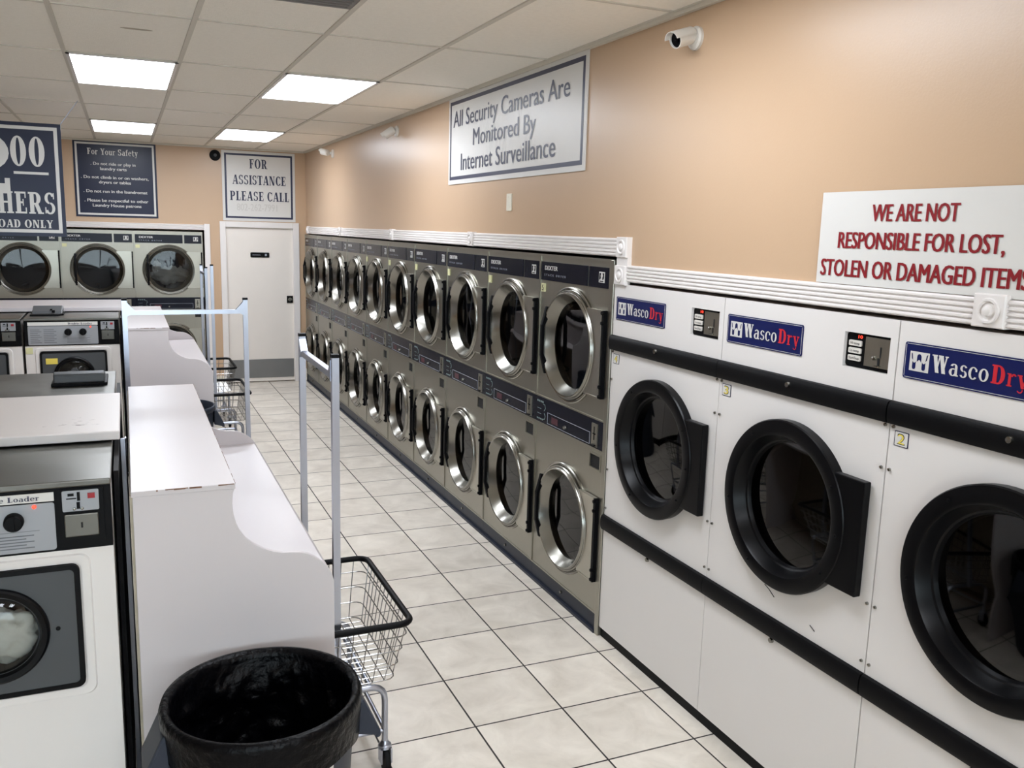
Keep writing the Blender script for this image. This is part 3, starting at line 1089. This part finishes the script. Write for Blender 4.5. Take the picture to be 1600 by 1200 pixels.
# ------------------------------------------------------------------ white dryers
def make_white_dryer():
    root = thing('tumble_dryer', 'x', 'dryer')
    X, D, ZC_ = .4325, .98, 1.108
    c = MB()
    c.holed(-X, X, .66, 1.507, .008, ZC_, .245, 0)
    # upper front with a rectangular opening for the coin box
    x0, x1, z0, z1 = .212, .404, 1.655, 1.770
    c.add([(-X, 0, 1.576), (X, 0, 1.576), (X, 0, 1.828), (-X, 0, 1.828), (x0, 0, z0), (x1, 0, z0), (x1, 0, z1), (x0, 0, z1)],
          [(0, 1, 5, 4), (1, 2, 6, 5), (2, 3, 7, 6), (3, 0, 4, 7)])
    c.add([(x0, 0, z0), (x1, 0, z0), (x1, 0, z1), (x0, 0, z1), (x0, .03, z0), (x1, .03, z0), (x1, .03, z1), (x0, .03, z1)],
          [(0, 1, 5, 4), (1, 2, 6, 5), (2, 3, 7, 6), (3, 0, 4, 7)])
    c.add([(-X, 0, .055), (X, 0, .055), (X, 0, .587), (-X, 0, .587)], [(0, 1, 2, 3)])
    for x in (-X, X):
        c.add([(x, 0, .055), (x, D, .055), (x, D, 1.828), (x, 0, 1.828)], [(0, 1, 2, 3)])
    c.add([(-X, 0, 1.828), (X, 0, 1.828), (X, D, 1.828), (-X, D, 1.828)], [(0, 1, 2, 3)])
    c.add([(-X, D, .055), (X, D, .055), (X, D, 1.828), (-X, D, 1.828)], [(0, 1, 2, 3)])
    c.build('cabinet', M['enamel'], root, fix=False)
    for z0, z1 in ((1.505, 1.579), (.585, .662)):
        h = (z1 - z0) / 2
        zc = (z0 + z1) / 2
        pts = [(.002, z0)] + [(-.004 - .018 * math.sin(PI * i / 8) ** .6, zc - h * math.cos(PI * i / 8)) for i in range(9)] + [(.002, z1)]
        bd = MB().prism(pts, -X, X, 'x').build('black_band', M['black'], root, smooth=40)
        zl = 1.552 if z0 > 1 else .573
        MB().lathe([(.0005, -.032 if z0 > 1 else -.012), (.009, -.031 if z0 > 1 else -.011), (.011, -.018 if z0 > 1 else 0)], -.012, zl, 16).build('lock', M['chrome'], bd, smooth=40)
    MB().box(-X, X, .012, .04, 0, .058).build('kick_strip', M['rubber'], root)
    # label
    p = MB().prism(rrect(-.405, .02, 1.657, 1.768, .008), -.003, .001).build('name_label', M['wasco_blue'], root)
    q = MB()
    for a_, b_ in ((1.661, 1.6622), (1.7628, 1.764)):
        q.box(-.398, .013, -.0036, -.0028, a_, b_)
    q.box(-.4005, -.3993, -.0036, -.0028, 1.665, 1.760).box(.0143, .0155, -.0036, -.0028, 1.665, 1.760)
    q.build('outline', M['ink_white'], p)
    MB().box(-.383, -.313, -.0038, -.003, 1.683, 1.742).build('emblem', M['ink_white'], p)
    q = MB()
    for cx in (-.366, -.331):
        q.prism([(cx - .006, 1.712)] + [(cx + .006 * math.cos(a_), 1.694 + .006 * math.sin(a_)) for a_ in [PI + PI * i / 6 for i in range(7)]] + [(cx + .006, 1.712), (cx + .002, 1.708), (cx - .002, 1.708)], -.0046, -.0038)
    q.prism([(-.356, 1.712), (-.350, 1.718), (-.345, 1.718), (-.341, 1.712), (-.341, 1.726)] + [(-.3485 + .0075 * math.cos(a_), 1.727 + .009 * math.sin(a_)) for a_ in [PI * i / 6 for i in range(7)]], -.0046, -.0038)
    q.prism([(-.378, 1.737), (-.374, 1.734), (-.371, 1.716), (-.375, 1.72)], -.0046, -.0038)
    q.prism([(-.318, 1.737), (-.322, 1.734), (-.325, 1.716), (-.321, 1.72)], -.0046, -.0038)
    q.build('emblem_figure', M['wasco_blue'], p)
    letters('maker_name', [('Wasco', -.303, -.112, 1.690, .052, 'serif')], M['ink_white'], p, y=-.004)
    letters('maker_name_red', [('Dry', -.105, .005, 1.690, .052, 'serif')], M['ink_bright_red'], p, y=-.004)
    # coin box, recessed
    cb = MB().prism(rrect(.213, .403, 1.656, 1.769, .012), .012, .03).build('coin_box', M['black'], root)
    MB().box(.300, .402, .004, .013, 1.668, 1.762).build('coin_plate', M['steel'], cb)
    q = MB()
    for i in range(3):
        q.prism(rrect(.226, .280, 1.677 + i * .0245, 1.695 + i * .0245, .004), .007, .013)
    q.build('button', M['plastic_white'], cb)
    letters('button_lettering', [('Hi temp', .233, .273, 1.731, .008), ('Lo temp', .233, .273, 1.7065, .008), ('Start/Stop', .231, .275, 1.682, .008)], M['ink_black'], cb, y=.0065)
    MB().box(.364, .368, .002, .005, 1.702, 1.735).box(.357, .364, .002, .005, 1.676, 1.70).build('coin_slot', M['dark'], cb)
    MB().lathe([(.0005, -.006), (.006, -.004), (.007, .005)], .343, 1.697, 14).build('push_button', M['chrome'], cb, smooth=40)
    MB().box(.352, .37, -.008, .005, 1.673, 1.677).build('coin_cup', M['chrome'], cb)
    # door
    dr = MB()
    dr.lathe([(.316, .001), (.317, -.034), (.313, -.040), (.304, -.042), (.268, -.043), (.260, -.040), (.255, -.032), (.240, .004), (.234, .008), (.224, .03), (.224, .06)], .008, ZC_, 80)
    door = dr.build('door', M['black_gloss'], root, smooth=30)
    zp = .195
    arc = [(.272 * math.cos(a_), ZC_ + .272 * math.sin(a_)) for a_ in [math.asin(zp / .28) * (1 - 2 * i / 12) for i in range(13)]]
    MB().prism([(.392, ZC_ + zp), (.225, ZC_ + zp)] + arc[1:-1] + [(.225, ZC_ - zp), (.392, ZC_ - zp)], -.036, -.006).build('latch_plate', M['black_gloss'], door, bevel=.004)
    q = MB()
    for a_ in (.52, -.05, -.62, 2.2, 3.3, 4.2):
        q.lathe([(.0005, -.0475), (.005, -.0465), (.006, -.042)], .008 + .288 * math.cos(a_), ZC_ + .288 * math.sin(a_), 8)
    q.build('screw', M['black'], door)
    MB().lathe([(.231, .022), (.12, .017), (.0005, .015)], .008, ZC_, 48).build('glass', M['dark_glass'], door, smooth=40)
    MB().lathe([(.244, .03), (.34, .05), (.34, .7), (.0005, .71)], .008, ZC_, 40).build('drum', M['drum_black'], root, smooth=40)
    q = MB()
    for z in (1.498, 1.36, .90, .70):
        for x in (-X + .014, X - .014):
            q.lathe([(.0005, -.007), (.005, -.006), (.006, .001)], x, z, 8)
    q.build('screw', M['chrome'], root)
    return root


proto_w = make_white_dryer()
whites = [proto_w, copy_tree(proto_w), copy_tree(proto_w)]
for k, (yc, num, label) in enumerate(((3.283, '4', 'white front-loading dryer numbered 4 beside the stainless dryers'), (2.415, '3', 'white front-loading dryer numbered 3 between its two twins'),
                                      (1.545, '2', 'white front-loading dryer numbered 2 under the red lettered sign'))):
    t = whites[k]
    t.location = (2.17, yc, 0)
    t.rotation_euler = (0, 0, R90)
    t['label'] = label
    t['group'] = 'white dryers along the right wall'
    sp = MB().prism(rrect(-.412, -.358, 1.441, 1.489, .003), -.0015, 0).build('number_sticker', M['ink_navy'], t)
    MB().prism(rrect(-.409, -.361, 1.4435, 1.4865, .002), -.0022, -.0014).build('sticker_face', M['white_sign'], sp)
    letters('numeral_outline', [(num, -.4005, -.3695, 1.4480, .034, 'heavy')], M['ink_black'], sp, y=-.0025)
    letters('numeral', [(num, -.3975, -.3725, 1.4505, .029, 'sans')], M['yellow'], sp, y=-.003)
    cbx = [o for o in bpy.data.objects if o.parent == t and o.name.startswith('coin_box')][0]
    letters('display', [('10', .262, .28, 1.752, .010)], M['led'], cbx, y=.0105) if num != '2' else None


# ------------------------------------------------------------------ washers
w3 = [o for o in bpy.data.objects if o.parent is None and o.name == 'tumble_dryer.001'][0]
MB().tube([(-.075, -.001, .772), (-.05, -.001, .762), (-.018, -.001, .742)], .0016, 5).tube([(.175, -.001, .716), (.2, -.001, .703)], .0018, 5).build('scuff_mark', M['ink_black'], w3)
def make_washer():
    root = thing('washer', 'x', 'washer')
    X, D, ZC_ = .325, .69, .878
    c = MB()
    c.holed(-X, X, .12, 1.112, 0, ZC_, .120, 0)
    for x in (-X, X):
        c.add([(x, 0, .12), (x, D, .12), (x, D, 1.30), (x, 0, 1.30)], [(0, 1, 2, 3)])
    c.add([(-X, D, .12), (X, D, .12), (X, D, 1.30), (-X, D, 1.30)], [(0, 1, 2, 3)])
    c.add([(-X, 0, .12), (X, 0, .12), (X, D, .12), (-X, D, .12)], [(0, 1, 2, 3)])
    # raised frame pressed around the door
    fr = MB()
    o_, i_ = rrect(-.262, .262, .652, 1.098, .03), rrect(-.236, .236, .678, 1.072, .02)
    n = len(o_)
    fr.add([(x, 0, z) for x, z in o_] + [(x * .985, -.006, ZC_ + (z - ZC_) * .985) for x, z in o_] + [(x, -.004, z) for x, z in i_],
           [(i, (i + 1) % n, n + (i + 1) % n, n + i) for i in range(n)] + [(n + i, n + (i + 1) % n, 2 * n + (i + 1) % n, 2 * n + i) for i in range(n)])
    c.add(fr.v, fr.f)
    c.build('cabinet', M['enamel'], root, smooth=30)
    MB().box(-X + .02, X - .02, .05, D - .02, 0, .12).build('plinth', M['black'], root)
    tp = MB().box(-X - .002, X + .002, -.012, D, 1.303, 1.322)
    tp.build('top', M['steel_top'], root, bevel=.004)
    # control panel
    cp = MB().box(-X, X, -.004, .03, 1.112, 1.302).build('control_panel', M['black'], root, bevel=.003)
    MB().prism(rrect(-.30, .176, 1.120, 1.262, .008), -.007, -.003).build('instruction_panel', M['silver'], cp)
    hp = MB().box(-.30, .176, -.007, -.003, 1.266, 1.292).build('header_strip', M['white_sign'], cp)
    letters('lettering', [('Double Loader', -.03, .14, 1.272, .015, 'serif')], M['ink_navy'], hp, y=-.0075)
    q = MB()
    for i in range(5):
        q.box(-.04, .12 - (i % 2) * .02, -.0078, -.0068, 1.132 + i * .009, 1.135 + i * .009)
    for i in range(8):
        q.box(-.285, -.21 - (i % 3) * .012, -.0078, -.0068, 1.135 + i * .014, 1.139 + i * .014)
        q.box(-.195, -.11 - (i % 2) * .015, -.0078, -.0068, 1.135 + i * .014, 1.139 + i * .014)
    q.box(-.06, .135, -.0078, -.0068, 1.1815, 1.1825)
    q.build('print_lines', mat('grey_print', (96, 98, 104), .5), cp)
    for kx in (.072, -.03):
        kn = MB().lathe([(.0005, -.034), (.021, -.033), (.025, -.028), (.026, -.007)], kx, 1.215, 28)
        kn.box(kx - .004, kx + .004, -.04, -.03, 1.196, 1.236)
        kn.build('knob', M['black'], cp, smooth=40)
    MB().lathe([(.0005, -.013), (.005, -.012), (.006, -.007)], .125, 1.253, 14).build('indicator', M['led'], cp, smooth=40)
    # coin meter
    cm = MB().prism(rrect(.188, .305, 1.128, 1.298, .006), -.010, -.002).build('coin_meter', M['black'], cp)
    MB().prism(rrect(.197, .293, 1.231, 1.293, .004), -.013, -.009).build('meter_face', M['silver'], cm)
    MB().box(.236, .244, -.015, -.012, 1.262, 1.288).box(.234, .243, -.015, -.012, 1.238, 1.258).box(.212, .228, -.0145, -.0125, 1.277, 1.285).box(.208, .234, -.0142, -.0125, 1.268, 1.271).build('coin_slot', M['black'], cm)
    MB().box(.264, .283, -.018, -.012, 1.268, 1.283).build('start_button', mat('red_button', (150, 22, 34), .3, var=.05), cm)
    q = MB()
    for x in (.228, .248):
        q.lathe([(.0005, -.017), (.004, -.016), (.005, -.012)], x, 1.238, 10)
    q.build('screw', M['chrome'], cm)
    bx = MB().box(.200, .290, -.018, -.009, 1.155, 1.223).build('money_box', M['steel_top'], cm, bevel=.003)
    MB().box(.243, .248, -.0205, -.017, 1.182, 1.198).build('keyhole', M['dark'], bx)
    # door
    gp = MB()
    gp.holed(-.222, .222, .693, 1.061, 0, ZC_, .115, -.012)
    e = rrect(-.222, .222, .693, 1.061, .002, 1)
    door = gp.build('door', M['grey'], root)
    o_, i_ = rrect(-.231, .231, .684, 1.070, .022), rrect(-.216, .216, .699, 1.055, .014)
    n = len(o_)
    MB().add([(x, 0, z) for x, z in o_] + [(x, -.013, z) for x, z in o_] + [(x, -.014, z) for x, z in i_] + [(x, -.010, z) for x, z in i_],
             [(k * n + i, k * n + (i + 1) % n, (k + 1) * n + (i + 1) % n, (k + 1) * n + i) for k in range(3) for i in range(n)]).build('gasket', M['rubber'], door, smooth=40)
    MB().lathe([(.146, -.010), (.144, -.022), (.138, -.026), (.124, -.024), (.118, -.014), (.114, .02), (.114, .05)], 0, ZC_, 56).build('door_ring', M['black_gloss'], door, smooth=35)
    MB().lathe([(.117, -.012), (.10, -.024), (.06, -.034), (.0005, -.038)], 0, ZC_, 40).build('glass', M['washer_glass'], door, smooth=60)
    MB().lathe([(.0005, -.016), (.006, -.015), (.007, -.011)], .166, ZC_, 12).build('lock', M['black'], door)
    MB().lathe([(.119, .02), (.25, .06), (.25, .42), (.0005, .43)], 0, ZC_, 36).build('drum', M['drum'], root, smooth=40)
    # soap hopper lid on the top
    sd = MB().prism([(-.295, .15), (-.10, .15), (-.065, .21), (-.065, .40), (-.295, .40)], 1.322, 1.336, 'z').build('soap_hopper', M['black'], root, bevel=.003)
    MB().prism([(.19, 1.336), (.395, 1.336), (.39, 1.375), (.36, 1.385), (.23, 1.352)], -.285, -.075, 'x').build('hopper_lid', M['grey'], sd, bevel=.006)
    MB().box(-.145, -.125, .20, .215, 1.345, 1.362).box(-.16, -.145, .24, .255, 1.358, 1.37).build('hinge_clip', M['black'], sd)
    return root


proto_k = make_washer()
proto_k.location = (-.396, 2.75, 0)
proto_k['label'] = 'white washer with pale clothes behind its door, beside the near folding table'
spots = [(-.396, 4.75, PI, 'washer facing away, its grey steel top seen past the scuffed cover'),
         (-.396, 7.44, 0, 'white washer facing forward with a yellow label on its grey door'),
         (-1.066, 7.44, 0, 'white washer left of the one with the yellow label')]
proto_k['group'] = 'front-loading washers'
for x, y, rz, label in spots:
    t = copy_tree(proto_k)
    t.location = (x, y, 0)
    t.rotation_euler = (0, 0, rz)
    t['label'] = label
    if y > 7:
        dd = [o for o in bpy.data.objects if o.parent == t and o.name.startswith('door')][0]
        MB().lathe([(.0005, -.044), (.024, -.043), (.027, -.036)], .0, .915, 20).build('door_badge', M['grey'], dd, smooth=40)
    if y > 7 and x > -.5:
        MB().box(-.192, -.112, -.0145, -.012, .972, 1.016).build('warning_label', M['yellow'], dd)
        sticker_on(t, '', None, -.322, -.275, 1.053, 1.10, M['pale_yellow'], -.003)
t = thing('laundry', 'pale wet clothes behind the round washer door beside the folding table', 'laundry', (-.396, 2.82, .85))
heap(MB(), .02, -.015, .0, .095, .045, .08, 21, .3).build('wet_clothes', M['cloth_pale'], t, smooth=180)


# ------------------------------------------------------------------ folding tables
def folding_table(label, y0):
    t = thing('folding_table', label, 'table', (0, y0, 0))
    L = 1.86
    xb = -.014
    prof = [(xb, 0), (.598, 0), (.598, .885), (.590, .915), (.577, .937), (.559, .958), (.535, .978), (.512, .992), (.488, 1.0), (.46, 1.004), (.43, 1.006), (.40, 1.014), (.365, 1.030), (.338, 1.048), (.316, 1.068), (.298, 1.095), (.286, 1.125), (.279, 1.155), (.276, 1.19), (.279, 1.222), (.283, 1.238), (xb, 1.238)]
    MB().prism(prof, 0, .019).build('end_panel', M['laminate'], t, bevel=.0015)
    MB().prism(prof, L - .019, L).build('end_panel', M['laminate'], t, bevel=.0015)
    MB().box(xb - .004, .287, -.003, L + .003, 1.238, 1.256).build('shelf_top', M['laminate'], t, bevel=.002)
    MB().box(.258, .274, .019, L - .019, .93, 1.238).build('riser', M['laminate'], t)
    cpts = [(.20, .905), (.575, .905), (.585, .912), (.586, .922), (.575, .931), (.20, .931)]
    MB().prism(cpts, .019, L - .019).build('counter', M['laminate'], t)
    MB().box(xb - .008, xb + .008, .019, L - .019, .02, 1.238).build('back_panel', M['aged_edge'], t)
    # chipped edge of the shelf where the laminate has worn off
    e = MB()
    r_ = random.Random(5)
    x = xb
    while x < .28:
        w_ = r_.uniform(.004, .03)
        if r_.random() < .62:
            e.box(x, min(x + w_, .285), -.0042, -.0028, 1.2535 - r_.uniform(0, .0025), 1.2562)
        x += w_
    y = 0
    while y < L:
        w_ = r_.uniform(.01, .07)
        if r_.random() < .5:
            e.box(.2862, .2876, y, y + w_, 1.2535, 1.2562)
        y += w_
    e.build('chipped_edge', M['laminate_edge'], t)
    return t


folding_table('white laminate folding table with a curved end panel behind the grey bin', 2.8)
folding_table('white laminate folding table beyond the first, against the back washers', 7.25)


# ------------------------------------------------------------------ bins
def bin_(label, loc, rz, lined):
    t = thing('trash_can', label, 'bin', loc, rz)
    b = MB().lathe_z([(.0005, .012), (.215, .012), (.222, .0), (.228, .02), (.268, .655), (.272, .66), (.278, .664), (.281, .676), (.281, .692), (.276, .70), (.268, .70), (.264, .69), (.262, .64), (.222, .03), (.0005, .028)], seg=64)
    body = b.build('body', M['bin'], t, smooth=30)
    for sg in (-1, 1):
        h = MB()
        z1, z0 = .665, .535
        o_ = [(sg * .262, z0 + .02), (sg * .262, z1), (sg * .283, z1), (sg * .335, z0 + .02), (sg * .338, z0), (sg * .322, z0 - .006), (sg * .318, z0 + .006)]
        h.prism(o_, -.085, .085, 'y')
        h.build('handle', M['bin'], body, bevel=.01)
    if lined:
        st = MB()
        n_, vs, fs = 10, [], []
        for i in range(n_ + 1):
            a_ = math.radians(-62 + i * 1.0)
            for z, r in ((.50, .2625), (.60, .2685)):
                vs.append((r * math.cos(a_), r * math.sin(a_), z))
        st.add(vs, [(i * 2, i * 2 + 2, i * 2 + 3, i * 2 + 1) for i in range(n_)])
        st.build('sticker', M['white_sign'], body, fix=False)
        st = MB()
        vs = []
        for i in range(6):
            a_ = math.radians(-60 + i * 1.0)
            for z, r in ((.56, .2672), (.59, .2692)):
                vs.append((r * math.cos(a_), r * math.sin(a_), z))
        st.add(vs, [(i * 2, i * 2 + 2, i * 2 + 3, i * 2 + 1) for i in range(5)]).build('sticker_mark', M['ink_bright_red'], body, fix=False)
        # bag: hangs outside, over the rim and down inside with creases
        prof = [(.281, .585), (.2835, .63), (.2865, .668), (.2880, .690), (.283, .706), (.270, .708), (.258, .695), (.252, .64), (.246, .54), (.238, .42), (.222, .30), (.19, .20), (.12, .15), (.0005, .14)]
        seg, n = 180, 0
        fine = []
        for (a0, z0), (a1, z1) in zip(prof[:-1], prof[1:]):
            k = max(1, int(math.hypot(a1 - a0, z1 - z0) / .010))
            fine += [(a0 + (a1 - a0) * i / k, z0 + (z1 - z0) * i / k) for i in range(k)]
        fine.append(prof[-1])
        n = len(fine)
        i_rim = max(range(n), key=lambda i: fine[i][1])
        vs, fs = [], []
        for i in range(seg):
            a_ = 2 * PI * i / seg
            hem = .04 * noise.noise(Vector((math.cos(a_) * 1.3, math.sin(a_) * 1.3, 2)))
            for k, (r, z) in enumerate(fine):
                p = Vector((math.cos(a_) * r, math.sin(a_) * r, z))
                if k > i_rim + 2:
                    w_ = min(1, (k - i_rim - 2) / 8)
                    rid = 1 - 2 * abs(noise.noise(Vector((math.cos(a_) * 2.6, math.sin(a_) * 2.6, z * 7 + 3))))
                    dn = noise.noise(p * 11) * .014 + noise.noise(p * 27 + Vector((5, 0, 0))) * .012 + noise.noise(p * 60) * .007 + max(0, rid) * .014
                    r = max(.0005, r - w_ * abs(dn) - w_ * .004)
                    z = z + w_ * noise.noise(p * 11 + Vector((0, 9, 0))) * .014
                elif k < i_rim - 1:
                    r += abs(noise.noise(Vector((a_ * 3, z * 40, 1)))) * .005
                    z += hem * max(0, (i_rim - k) / i_rim)
                vs.append((r * math.cos(a_), r * math.sin(a_), z))
        for i in range(seg):
            j = (i + 1) % seg
            for k in range(n - 1):
                fs.append((i * n + k, j * n + k, j * n + k + 1, i * n + k + 1))
        tag(MB().add(vs, fs).build('bag', M['bag'], None, smooth=70, loc=loc), 'black plastic liner bag folded over the rim of the grey bin', 'bag')
    return t


bin_('round grey trash can with a black liner in front of the table', (.315, 2.478, 0), 0, True)
bin_('dark unlined trash can standing between the two folding tables', (.30, 6.93, 0), 0, False)


# ------------------------------------------------------------------ laundry carts
def laundry_cart(label, loc, rz, poles=2, L=.70, W=.55, pole_h=1.63):
    """Wire cart; its length runs along local y."""
    t = thing('laundry_cart', label, 'cart', loc, rz, 'wire laundry carts')
    ZR, ZB = .62, .375
    k = .80
    X, Y = W / 2, L / 2

    def loop(x, y, z, r, n=5):
        return [(a_, b_, z) for a_, b_ in rrect(-x, x, -y, y, r, n)]
    MB().tube(loop(X, Y, ZR, .05), .0125, 10, closed=True).build('rim_bumper', M['rubber'], t, smooth=60)
    wm = MB()
    for i in range(4):
        f_ = i / 3
        z = ZR - .055 - (ZR - .055 - ZB) * f_
        s_ = 1 - .17 * (ZR - z) / (ZR - ZB)
        wm.tube(loop(X * s_, Y * s_, z, .04, 3), .0026, 5, closed=True)
    s0, s1 = .995, .83
    nx, ny = 10, 13
    for i in range(1, nx):
        x = -X + 2 * X * i / nx
        for sy in (-1, 1):
            wm.tube([(x * s0, sy * Y * s0, ZR), (x * s1, sy * Y * s1, ZB)], .0022, 5)
        wm.tube([(x * s1, -Y * s1, ZB), (x * s1, Y * s1, ZB)], .0022, 5)
    for i in range(1, ny):
        y = -Y + 2 * Y * i / ny
        for sx in (-1, 1):
            wm.tube([(sx * X * s0, y * s0, ZR), (sx * X * s1, y * s1, ZB)], .0022, 5)
        wm.tube([(-X * s1, y * s1, ZB - .004), (X * s1, y * s1, ZB - .004)], .0022, 5)
    wm.build('basket', M['wire'], t, smooth=60)
    fm = MB()
    xf, yf = .185, .29
    for sy in (-1, 1):
        fm.tube(round_path([(-xf, sy * yf, .105), (-xf, sy * yf, .355), (xf, sy * yf, .355), (xf, sy * yf, .105)], .06), .0125, 10)
        fm.tube([(-xf, sy * yf, .17), (xf, sy * yf, .17)], .009, 8)
    for sx in (-1, 1):
        fm.tube([(sx * xf, -yf, .17), (sx * xf, yf, .17)], .009, 8)
        fm.tube([(sx * xf * .7, -yf, .355), (sx * xf * .7, yf, .355)], .010, 8)
    fm.build('frame', M['zinc'], t, smooth=50)
    for sx in (-1, 1):
        for sy in (-1, 1):
            x, y = sx * xf, sy * yf
            c_ = MB().lathe_z([(.0005, .128), (.013, .128), (.017, .118), (.025, .112), (.027, .10), (.02, .097), (.0005, .097)], x, y, 18)
            c_.box(x - .022, x - .016, y - .03, y + .012, .045, .103).box(x + .016, x + .022, y - .03, y + .012, .045, .103)
            co = c_.build('caster', M['zinc'], t, smooth=40)
            wh = MB().lathe([(.0005, -.013), (.03, -.013), (.046, -.010), (.049, 0), (.046, .010), (.03, .013), (.0005, .013)], 0, 0, 24)
            wh.xf(Matrix.Translation((x, y - .012, .0495)) @ Matrix.Rotation(PI / 2, 4, 'Z'))
            wh.build('wheel', M['rubber'], co, smooth=40)
    py = [-.31, .31] if poles == 2 else [.1]
    for y in py:
        po = MB().tube([(0, y, .355), (0, y, pole_h)], .0125, square=True)
        o = po.build('pole', M['zinc'], t)
        MB().box(-.0135, .0135, y - .0135, y + .0135, pole_h, pole_h + .012).build('pole_cap', M['black'], o)
    if poles == 2:
        hb = MB().tube([(0, -.31, pole_h - .065), (0, .31, pole_h - .065)], .0115, square=True)
        for sg in (-1, 1):
            hb.prism([(sg * .298, pole_h - .01), (sg * .255, pole_h - .058), (sg * .298, pole_h - .085)], -.014, .014, 'x')
        hb.build('hanging_bar', M['zinc'], t)
    return t


laundry_cart('chrome wire laundry cart with hanging rail beside the near folding table', (.645, 3.29, 0), 0, pole_h=1.62)
laundry_cart('wire laundry cart whose rail stands across the gap between folding tables', (.292, 5.10, 0), PI / 2, pole_h=1.645)
laundry_cart('wire laundry cart with one upright post beside the far folding table', (.69, 8.08, 0), 0, poles=1, L=.76, W=.50, pole_h=1.69)
laundry_cart('wire laundry cart parked last, closest to the back door', (.72, 9.49, 0), 0, L=.70, W=.52, pole_h=1.62)
